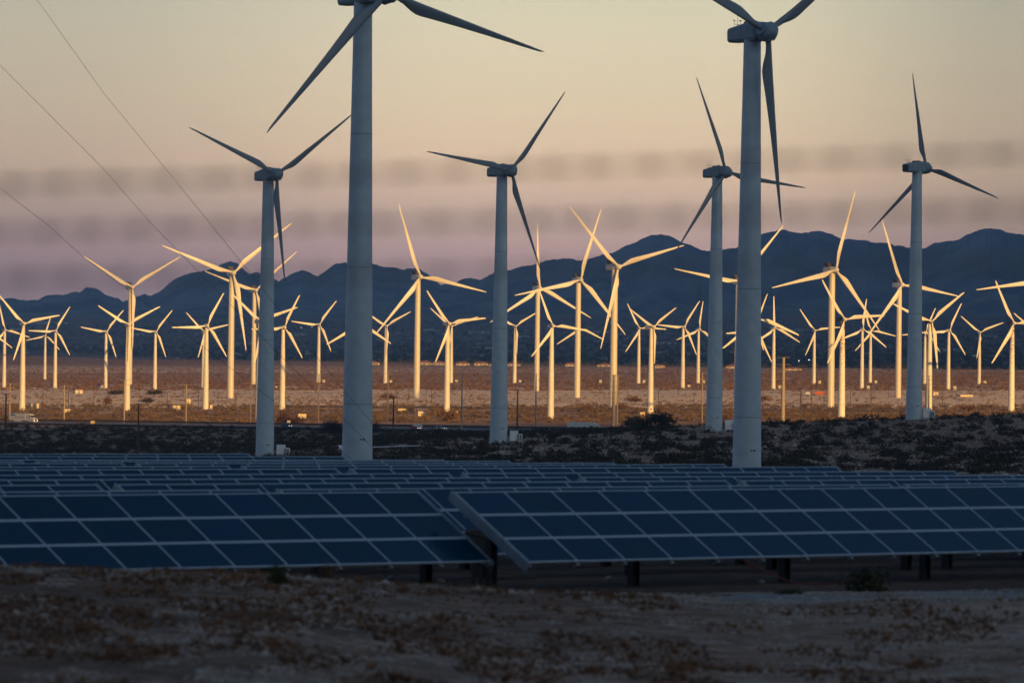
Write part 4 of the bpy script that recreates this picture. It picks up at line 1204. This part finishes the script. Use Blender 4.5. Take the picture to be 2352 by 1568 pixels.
# guyed measuring mast standing left of the view; its three guy wires slant across the left half
MASTX = at(-300, 900, 950)
mast_p = Vector((MASTX.x, 950, gz(MASTX.x, 950)))
def met_mast():
    root = empty('measuring_mast', mast_p); tag(root, 'slim guyed measuring mast standing outside the left edge', 'mast')
    b = MB(); b.tube([(.25, -2), (.22, 118)], 8); link('shaft', b.mesh('shaft', M['galv']), root)
    b = MB(); b.bar((0, 0, 112), (3, 0, 112), .05, n=4); b.bar((0, 0, 90), (3, 0, 90), .05, n=4); link('boom', b.mesh('boom', M['galv']), root)
met_mast()
def guy(pts, label):
    """pts: pixels along the cable, top first"""
    P = [at(x, y, 950.0) for x, y in pts]
    root = empty('guy_wire', P[0]); tag(root, label, 'guy wire', 'guy wires of the measuring mast')
    b = MB()
    for a, c in zip(P[:-1], P[1:]): b.bar(a - P[0], c - P[0], .032, n=5)
    link('cable', b.mesh('cable', M['wire']), root)
    e = P[-1]
    b = MB(); q = Vector((e.x, e.y, gz(e.x, e.y) - .3)) - P[0]; b.bar(e - P[0], q, .2, n=6); link('anchor', b.mesh('anchor', M['concrete']), root)
guy([(-300, -520), (85, 0), (239, 215), (380, 387), (517, 556), (627, 694), (790, 897), (856, 974), (926, 1056)], 'uppermost dark guy wire slanting from the top left down to the huge left tower')
guy([(-300, -165), (0, 150), (230, 380), (351, 517), (527, 697), (680, 853), (786, 958), (856, 1027), (885, 1056)], 'middle dark guy wire slanting from the left edge down to the huge left tower')
guy([(-300, 215), (0, 432), (110, 517), (190, 589), (330, 692), (458, 790), (617, 912), (717, 984), (810, 1056)], 'lowest dark guy wire slanting from the left edge past the left shaded tower')

# ------------------------------------------------------------------ vegetation and stones
def clump(n, w_, h_, leaf, seed, dome=.55):
    """n random leaf-sprig triangles filling a dome of half-width w_ and height h_ -> (n,3,3)"""
    g = np.random.default_rng(seed)
    u = g.normal(size=(n, 3)); u /= np.linalg.norm(u, axis=1, keepdims=True)
    rad = g.random(n) ** .45
    lump = 1 + .35 * np.sin(3 * np.arctan2(u[:, 1], u[:, 0]) + seed) * np.cos(2.3 * u[:, 2] * 3 + seed)
    c = u * (rad * lump)[:, None]
    c[:, 2] = np.abs(c[:, 2]) * .95
    c = c * np.array([w_, w_, h_])
    c[:, 2] += leaf * .15
    a = g.normal(size=(n, 3, 3)); a[:, 0] = 0
    a /= np.maximum(np.linalg.norm(a, axis=2, keepdims=True), 1e-6)
    tri = c[:, None, :] + a * leaf * g.uniform(.6, 1.3, (n, 1, 1))
    tri[:, :, 2] = np.maximum(tri[:, :, 2], -.05)
    return tri
def tri_mesh(name, tris, material):
    V = tris.reshape(-1, 3)
    return np_mesh(name, V, np.arange(len(V)).reshape(-1, 3), material)
def scatter(name, X, Y, S, templates, material, Zs=None, kind='stuff', label=None, lift=0.0, squash=1.0):
    Z = ground_z(X, Y) + lift
    g = np.random.default_rng(len(X))
    pick = g.integers(0, len(templates), len(X)); rot = g.uniform(0, 6.283, len(X))
    outv = []
    for k, T_ in enumerate(templates):
        ii = np.nonzero(pick == k)[0]
        if len(ii) == 0: continue
        c, s = np.cos(rot[ii]), np.sin(rot[ii])
        v = T_.reshape(-1, 3)
        vx = (v[None, :, 0] * c[:, None] - v[None, :, 1] * s[:, None]) * S[ii, None] + X[ii, None]
        vy = (v[None, :, 0] * s[:, None] + v[None, :, 1] * c[:, None]) * S[ii, None] + Y[ii, None]
        vz = v[None, :, 2] * S[ii, None] * squash + Z[ii, None]
        outv.append(np.stack([vx, vy, vz], -1).reshape(-1, 3))
    V = np.concatenate(outv)
    o = link(name, np_mesh(name, V, np.arange(len(V)).reshape(-1, 3), material))
    return tag(o, label, kind=kind)
def spread_pts(n, d0, d1, t0=-.1, t1=.1, power=1.0):
    """points spread evenly over the picture rows between two distances"""
    g = rng
    iv = g.uniform(1 / d1 ** power, 1 / d0 ** power, n); y = iv ** (-1 / power)
    return g.uniform(t0, t1, n) * y, y

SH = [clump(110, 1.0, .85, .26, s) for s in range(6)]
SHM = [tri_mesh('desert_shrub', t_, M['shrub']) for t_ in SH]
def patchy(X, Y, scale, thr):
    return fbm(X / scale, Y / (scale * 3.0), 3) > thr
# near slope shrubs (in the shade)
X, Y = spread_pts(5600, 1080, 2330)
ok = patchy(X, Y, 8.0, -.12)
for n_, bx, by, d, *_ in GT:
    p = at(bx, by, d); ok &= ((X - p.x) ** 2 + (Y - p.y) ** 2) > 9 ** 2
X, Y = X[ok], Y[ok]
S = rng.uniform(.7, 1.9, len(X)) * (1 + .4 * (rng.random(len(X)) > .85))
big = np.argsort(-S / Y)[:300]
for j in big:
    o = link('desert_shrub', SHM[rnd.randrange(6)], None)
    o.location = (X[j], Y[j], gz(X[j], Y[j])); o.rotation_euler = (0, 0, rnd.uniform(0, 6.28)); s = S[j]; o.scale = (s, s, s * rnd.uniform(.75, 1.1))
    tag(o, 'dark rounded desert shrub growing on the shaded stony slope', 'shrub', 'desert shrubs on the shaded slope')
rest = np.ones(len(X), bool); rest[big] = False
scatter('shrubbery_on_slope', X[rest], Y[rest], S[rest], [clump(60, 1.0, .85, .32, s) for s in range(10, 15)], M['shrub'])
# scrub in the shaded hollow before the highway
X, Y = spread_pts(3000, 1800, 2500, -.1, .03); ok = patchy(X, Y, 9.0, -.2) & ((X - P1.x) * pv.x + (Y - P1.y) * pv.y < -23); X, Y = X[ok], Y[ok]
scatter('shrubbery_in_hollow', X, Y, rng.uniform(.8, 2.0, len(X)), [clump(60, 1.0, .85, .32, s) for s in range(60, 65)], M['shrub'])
# stones on the slope
ROCKT = []
def rock_tris(seed):
    g = np.random.default_rng(seed)
    v = np.array([(1, 0, 0), (-1, 0, 0), (0, 1, 0), (0, -1, 0), (0, 0, 1), (0, 0, -1)], float) * g.uniform(.6, 1.1, (6, 1)) + g.normal(0, .12, (6, 3))
    f = [(0, 2, 4), (2, 1, 4), (1, 3, 4), (3, 0, 4), (2, 0, 5), (1, 2, 5), (3, 1, 5), (0, 3, 5)]
    return v[np.array(f)] * np.array([1, 1, .7])
ROCKT = [rock_tris(s) for s in range(8)]
X, Y = spread_pts(16000, 1080, 2330)
scatter('rubble_on_slope', X, Y, rng.uniform(.12, .42, len(X)) * (1 + (rng.random(len(X)) > .96) * 1.2), ROCKT, M['rock'])
# sunlit scrub beyond the highway
X, Y = spread_pts(7500, 2590, 3320); ok = (patchy(X, Y, 12.0, -.17)); X, Y = X[ok], Y[ok]
scatter('scrub_beyond_highway', X, Y, rng.uniform(.8, 2.1, len(X)), [clump(46, 1.15, .95, .36, s) for s in range(20, 26)], M['frontscrub'])
X, Y = spread_pts(6000, 3300, 4600); ok = (patchy(X, Y, 18.0, .0)); X, Y = X[ok], Y[ok]
scatter('scrub_on_sand', X, Y, rng.uniform(.5, 1.4, len(X)), [clump(30, 1.2, .8, .4, s) for s in range(30, 35)], M['scrub'])
X, Y = spread_pts(24000, 3250, 4700)
scatter('rubble_on_sand', X, Y, rng.uniform(.2, .6, len(X)), ROCKT, M['rock'])
START = lambda X, Y: np.interp(X / Y, [-.09, -.045, 0, .045, .09], [12300, 10000, 8900, 8300, 7800])
X, Y = spread_pts(26000, 4400, 12500); ok = patchy(X, Y, 26.0, -.22) & (Y < START(X, Y) * 1.02); X, Y = X[ok], Y[ok]
scatter('scrub_on_far_plain', X, Y, rng.uniform(.8, 1.7, len(X)), [clump(11, 1.2, .9, .8, s) for s in range(40, 46)], M['scrub'])
# trees and palms of the far town
X, Y = spread_pts(15000, 7000, 16000, -.11, .11); ok = Y > START(X, Y); X, Y = X[ok], Y[ok]
scatter('town_woods', X, Y, rng.uniform(2.2, 5.5, len(X)), [clump(16, 1.1, 1.1, .7, s) for s in range(50, 56)], M['tree'])
# single trees and big bushes
def tree(px, py, w_px, h_px, label, material, n=260, cat='tree', name='desert_tree', trunk=True):
    p = ground_hit(px, py, 1500); s = F / p.y; wv, hv = w_px / s / 2, h_px / s
    root = empty(name, p); tag(root, label, cat, 'single trees and big bushes')
    sd = rnd.randrange(1000)
    parts = []
    g = random.Random(sd)
    for k in range(5):
        cx, cz = g.uniform(-.55, .55) * wv, g.uniform(.05, .45) * hv
        t_ = clump(n * 4 // 5, wv * g.uniform(.45, .7), hv * g.uniform(.4, .6), wv * .11, sd + k)
        t_ = t_ + np.array([cx, g.uniform(-.3, .3) * wv, cz]); parts.append(t_)
    link('crown', tri_mesh('crown', np.concatenate(parts), material), root)
    b = MB()
    for k in range(4):
        a = g.uniform(0, 6.28); b.bar((0, 0, -.3), (wv * .4 * math.cos(a), wv * .4 * math.sin(a), hv * .6), .16, .05, 5)
    link('trunk', b.mesh('trunk', M['bark']), root)
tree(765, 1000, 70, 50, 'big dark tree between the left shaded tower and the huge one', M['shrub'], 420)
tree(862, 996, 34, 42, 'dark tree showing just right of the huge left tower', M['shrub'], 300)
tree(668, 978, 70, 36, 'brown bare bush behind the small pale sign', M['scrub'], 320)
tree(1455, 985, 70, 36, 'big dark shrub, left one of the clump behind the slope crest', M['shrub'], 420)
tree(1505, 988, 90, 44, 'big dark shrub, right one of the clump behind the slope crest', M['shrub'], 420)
tree(1030, 968, 56, 34, 'brown bush hiding the foot of a turbine left of the middle', M['scrub'], 320)
tree(1345, 944, 36, 20, 'round brown bush on the sand left of the twin poles', M['scrub'], 240)
tree(1428, 942, 36, 20, 'bare brown bush just right of the twin poles', M['scrub'], 240)
tree(1460, 925, 50, 16, 'low wide bush on the pale sand behind the dark clump', M['scrub'], 240)
tree(1520, 946, 30, 24, 'bare bush right of the turbine behind the dark clump', M['scrub'], 240)
tree(243, 930, 34, 32, 'brown tree in front of the dark hedge at left', M['scrub'], 260)
tree(262, 907, 52, 14, 'long dark bush clump under the leftmost tall turbine', M['shrub'], 260)
tree(355, 908, 42, 18, 'dark bush clump below a small turbine at left', M['shrub'], 260)
tree(335, 928, 40, 18, 'dark bush by the substation poles', M['shrub'], 240)
tree(890, 917, 50, 16, 'low brown bush on the sand right of the huge left tower', M['scrub'], 240)
tree(1745, 925, 50, 20, 'brown bush on the sand right of the huge right tower', M['scrub'], 240)
tree(1660, 975, 60, 30, 'brown bush beside the right shaded pair of towers', M['scrub'], 260)
tree(2225, 945, 60, 20, 'brown bush on the sand left of the rust speckled turbine', M['scrub'], 240)

# foreground: gravel, dry tufts, bushes, pale stones
g = rng
n = 80000
Y = g.uniform(62, 126, n); X = g.uniform(-.105, .105, n) * Y
ok = fbm(X / .9, Y / 3.4, 3) + np.interp(X / Y, [-.09, .0, .09], [-.10, .02, .16]) > g.uniform(-.16, .10, len(X)); X, Y = X[ok], Y[ok]
scatter('foreground_gravel', X, Y, g.uniform(.015, .05, len(X)) * (1 + (g.random(len(X)) > .985) * 1.6), ROCKT, M['pebble'])
n = 5000
X = g.uniform(1.4, 16, n); Y = 119.5 + .12 * X + g.uniform(.3, 11, n)
scatter('track_gravel', X, Y, g.uniform(.02, .06, n), ROCKT, M['pebble'], lift=.035)
def blades(seed, n=16):
    q = np.random.default_rng(seed); out_ = []
    for k in range(n):
        a, l, wd = q.uniform(0, 6.28), q.uniform(.5, 1.0), .05
        bx, by = q.normal(0, .12, 2)
        tx, ty = bx + math.cos(a) * .5 * l, by + math.sin(a) * .5 * l
        out_.append([(bx - wd, by, 0), (bx + wd, by, 0), (tx, ty, l * q.uniform(.4, 1))])
    return np.array(out_)
n = 34000
Y = g.uniform(62, 119, n); X = g.uniform(-.105, .105, n) * Y
ok = (fbm(X / 1.3, Y / 4.5, 3) + np.interp(X / Y, [-.09, .09], [.14, -.10])) > g.uniform(-.10, .18, n); X, Y = X[ok], Y[ok]
scatter('dry_grass', X, Y, g.uniform(.04, .12, len(X)) * (1 + (g.random(len(X)) > .96) * 1.3), [blades(s, 22) for s in range(6)], M['tuft'])
def bush(px, py, w_px, h_px, label, material, n=500):
    p = ground_hit(px, py, 60); s = F / p.y
    root = empty('bush', p); tag(root, label, 'bush')
    sd = rnd.randrange(999)
    link('foliage', tri_mesh('foliage', clump(n * 3, w_px / s / 2, h_px / s, w_px / s * .075, sd), material), root)
    b = MB()
    for k in range(7):
        a = k * .9; b.bar((0, 0, -.1), (w_px / s * .35 * math.cos(a), w_px / s * .35 * math.sin(a), h_px / s * .7), .012, .004, 4)
    link('stem', b.mesh('stem', M['bark']), root)
bush(638, 1342, 58, 50, 'small round green bush in front of the left front solar table', M['green'])
bush(757, 1330, 44, 44, 'wispy dry weed in front of the left front solar table', M['tuft'], 120)
bush(1988, 1358, 108, 58, 'large dark bush in front of the posts of the right front table', M['drab'], 330)
bush(1815, 1367, 66, 14, 'low green plant at the edge of the gravel track', M['green'], 240)
def big_rock(px, py, w_px, label):
    p = ground_hit(px, py, 60); s = F / p.y; wv = w_px / s / 2
    g_ = random.Random(int(px)); b = MB(); n1, n2 = 9, 5; rings = []
    for i in range(n2):
        ph = math.pi * (i + .5) / n2
        rings.append([(wv * math.sin(ph) * math.cos(6.283 * k / n1) * g_.uniform(.8, 1.15), wv * math.sin(ph) * math.sin(6.283 * k / n1) * g_.uniform(.8, 1.15), wv * .7 * -math.cos(ph) * g_.uniform(.85, 1.1)) for k in range(n1)])
    b.loft(rings, 0, False)
    o = link('rock', b.mesh('rock', M['rock']), None); o.location = (p.x, p.y, p.z + wv * .3); tag(o, label, 'rock', 'pale stones in the foreground')
big_rock(622, 1312, 34, 'tan flat stone on the crest of the gravel mound at left')
big_rock(1398, 1332, 20, 'pale stone left of the gap between the front tables')
big_rock(1750, 1338, 16, 'pale stone under the right front table')
big_rock(1875, 1382, 22, 'round white stone below the low green plant')
big_rock(1012, 1336, 18, 'pale stone in front of the dark posts at the gap')
big_rock(898, 1330, 20, 'tan stone in front of the left front table near the gap')
big_rock(885, 1342, 22, 'grey white stone beside the tan stone near the gap')
big_rock(772, 1380, 18, 'pale stone below the wispy weed')
big_rock(1790, 1380, 20, 'dull tan stone left of the round white stone')
# red cable drooping under the right front table
def red_cable():
    pts = [(1700, 1282), (1745, 1306), (1800, 1330), (1845, 1340), (1900, 1341), (1945, 1333), (1990, 1318)]
    P = [at(x, y, 139.0) for x, y in pts]
    root = empty('cable', P[0]); tag(root, 'red cable drooping between posts under the right front solar table', 'cable')
    b = MB()
    for a, c in zip(P[:-1], P[1:]): b.bar(a - P[0], c - P[0], .02, n=6)
    link('strand', b.mesh('strand', M['redcable']), root)
red_cable()
def inverter():
    p = at(1095, 1262, 141); g_ = gz(p.x, p.y)
    root = empty('junction_box', (p.x, p.y, g_)); tag(root, 'dark junction box on a stand in the gap between the front tables', 'junction box')
    h = p.z - g_
    b = MB(); b.box((-.18, -.15, h - .1), (.2, .15, h + .5)); link('box', b.mesh('box', M['post']), root)
    b = MB(); b.box((-.12, -.1, -.3), (-.02, .1, h - .1)); b.box((.06, -.1, -.3), (.16, .1, h - .1)); link('stand', b.mesh('stand', M['post']), root)
    b = MB(); b.bar((-.3, -.1, h + .45), (.6, -.1, h + .2), .07, n=6); link('conduit', b.mesh('conduit', M['post']), root)
inverter()

# ------------------------------------------------------------------ far town
def house(px, py, w_px, h_px, label, wall='stucco', roof='tile', flat=False, nwin=3):
    p = ground_hit(px, py, 7000); s = F / p.y; wv, hv = w_px / s, h_px / s; dp = min(wv, 14)
    root = empty('house' if not flat else 'building', p); tag(root, label, 'house' if not flat else 'building', 'houses and halls of the far town')
    zt = hv * (.5 if not flat else .94)
    b = MB(); b.box((-wv / 2, -dp / 2, -2), (wv / 2, dp / 2, zt)); wl = link('wall', b.mesh('wall', M[wall]), root)
    b = MB()
    if flat: b.box((-wv / 2 - .3, -dp / 2 - .3, zt), (wv / 2 + .3, dp / 2 + .3, hv))
    else:
        b.add([(-wv * .54, -dp * .56, zt), (wv * .54, -dp * .56, zt), (wv * .54, dp * .56, zt), (-wv * .54, dp * .56, zt), (-wv * .25, 0, hv), (wv * .25, 0, hv)], [(0, 1, 5, 4), (2, 3, 4, 5), (1, 2, 5), (3, 0, 4), (0, 3, 2, 1)])
    link('roof', b.mesh('roof', M[roof]), root)
    for k in range(nwin):
        b = MB(); x = -wv / 2 + wv * (k + .5) / nwin
        for fl in range(2 if flat and hv > 8 else 1):
            b.box((x - wv * .1, -dp / 2 - .1, zt * (.3 + .42 * fl)), (x + wv * .1, -dp / 2 - .01, zt * (.55 + .42 * fl if fl else .7)))
        link('window', b.mesh('window', M['win']), root)
HS = [(845, 838, 54, 10, 'long low house with bright gable end right of the huge left tower', 'stucco', 'tile'), (975, 838, 32, 10, 'red roofed house left of the middle row of houses'), (1008, 838, 28, 9, 'red roofed house, second in the middle row'), (1063, 839, 30, 9, 'bright gabled house in the middle row'),
      (1105, 839, 30, 9, 'bright gabled house, rightmost of the middle row'), (1135, 840, 24, 7, 'low red roofed house beside the middle shaded tower'), (1310, 841, 22, 9, 'pale gabled house right of the middle shaded tower'), (1392, 842, 40, 8, 'dark roofed house left of the largest sunlit turbine'),
      (1515, 844, 22, 8, 'house with a bright gable right of the largest sunlit turbine'), (1690, 846, 44, 9, 'dark roofed house left of the huge right tower'), (1180, 840, 30, 8, 'dim house just right of the middle shaded tower'), (1820, 850, 40, 7, 'dim low house right of the huge right tower')]
for h_ in HS: house(*h_)
for k, x in enumerate((1102, 1123, 1142)):
    house(x, 800, 18, 12, '%s ochre apartment block in the group left of the middle tower' % ORD[k], 'stucco', 'stucco', True, 4)
house(1160, 799, 14, 11, 'pale apartment block touching the middle shaded tower', 'stucco', 'stucco', True, 4)
r4 = random.Random(9)
HALLS = [(1505, 812, 60), (1715, 812, 70), (2020, 813, 78), (2180, 806, 60), (2300, 818, 130), (1760, 800, 40), (990, 762, 34), (1385, 764, 60), (1530, 790, 44), (1600, 814, 52), (1900, 795, 50), (2120, 790, 44), (2270, 775, 40), (880, 782, 30), (1100, 766, 50), (560, 790, 36), (310, 770, 40), (120, 732, 70), (1450, 778, 40), (2080, 772, 36), (1840, 760, 30), (690, 770, 26), (1200, 775, 30), (420, 760, 26)]
HL = ['under the radio mast turbine pair', 'behind the huge right tower', 'left of the right shaded tower', 'right of the holed hub turbine', 'at the right edge, the longest one', 'just right of the huge right tower',
      'right of the tall turbine in the left middle', 'behind the twin steel poles', 'behind the turbine at the dark shrubs', 'beside the radio mast', 'above the red container', 'behind the right shaded tower',
      'high up near the right edge', 'right of the huge left tower', 'above the ochre blocks', 'left of the left shaded tower', 'behind the leftmost tall turbine', 'high on the slope at far left',
      'above the twin poles hall', 'high between right pair and right shaded tower', 'high right of the huge right tower', 'between left shaded tower and the huge one', 'right of the middle shaded tower', 'between the two leftmost tall turbines']
for k, (x, y, w_) in enumerate(HALLS):
    house(x, y, w_, r4.uniform(3.5, 6), 'pale flat town hall roof among trees, ' + HL[k], 'whitewall', 'greyroof', True, 3)
for k in range(70):
    x, y = r4.uniform(0, 2352), r4.uniform(752, 828)
    house(x, y, r4.uniform(7, 15), r4.uniform(3.5, 5.5), 'tiny pale house among the dark trees of the far town', 'whitewall' if k % 3 else 'stucco', 'greyroof' if k % 2 else 'tile', False, 2)
# a few lit lamps in the town
lb = MB(); lb.tube([(.12, -1), (.1, 8)], 5); LPOLE = lb.mesh('lamp_post', M['galv'])
lb = MB(); lb.tube([(.05, 0), (.5, .25), (.5, .75), (.05, 1.0)], 8); LHEAD = lb.mesh('lamp_head', M['townlamp'])
for k, (x, y) in enumerate([(692, 757), (716, 756), (737, 758), (1290, 756), (1308, 757), (1835, 838), (1858, 836), (2290, 824), (2060, 800)]):
    p = ground_hit(x, y + 3, 7000)
    o = empty('street_lamp', p); tag(o, 'lit street lamp glinting among the dark trees of the far town', 'street lamp', 'lit lamps of the far town')
    link('lamp_post', LPOLE, o); link('lamp_head', LHEAD, o, loc=(0, 0, 8))

# ------------------------------------------------------------------ barbed wire fence close to the camera (far out of focus)
FD = 12.4
def barbed_fence():
    root = empty('barbed_wire_fence', (0, FD, gz(0, FD))); tag(root, 'blurred barbed wire strands of a fence close to the viewer', 'fence')
    zb = gz(0, FD)
    ends = []
    for yl, yr in ((425, 352), (532, 480), (640, 600)):
        a, c = at(-600, yl + (yl - yr) * .25, FD), at(2950, yr - (yl - yr) * .25, FD)
        a.z -= zb; c.z -= zb; a.y -= FD; c.y -= FD
        b = MB(); n = 120
        for s_ in (0, math.pi):
            pts = [a.lerp(c, i / n) + Vector((0, .0028 * math.cos(i * 1.1 + s_), .0028 * math.sin(i * 1.1 + s_))) for i in range(n + 1)]
            for p, q in zip(pts[:-1], pts[1:]): b.bar(p, q, .0036, n=4)
        st = link('wire_strand', b.mesh('wire_strand', M['galvwire']), root)
        b = MB(); L_ = (c - a).length; k = 0; x = .03 + .05 * rnd.random()
        while x < L_:
            p = a.lerp(c, x / L_)
            for q in (-1, 1):
                b.bar(p + Vector((q * .004 - .006, -.004, -.016)), p + Vector((q * .004 + .006, .004, .016)), .0018, n=4)
                b.bar(p + Vector((q * .004 + .006, .004, -.014)), p + Vector((q * .004 - .006, -.004, .014)), .0018, n=4)
            b.bar(p + Vector((-.012, 0, 0)), p + Vector((.012, 0, 0)), .0088, n=6)
            x += .105 + rnd.uniform(-.02, .02)
        tag(link('barb', b.mesh('barb', M['galvwire']), st), kind='stuff')
        ends.append((a, c))
    for i in (0, 1):
        x = ends[0][i].x; b = MB(); b.tube([(.03, -.5), (.03, max(e[i].z for e in ends) + .1)], 10, c=(x, .032))
        link('fence_post', b.mesh('fence_post', M['galv']), root)
barbed_fence()
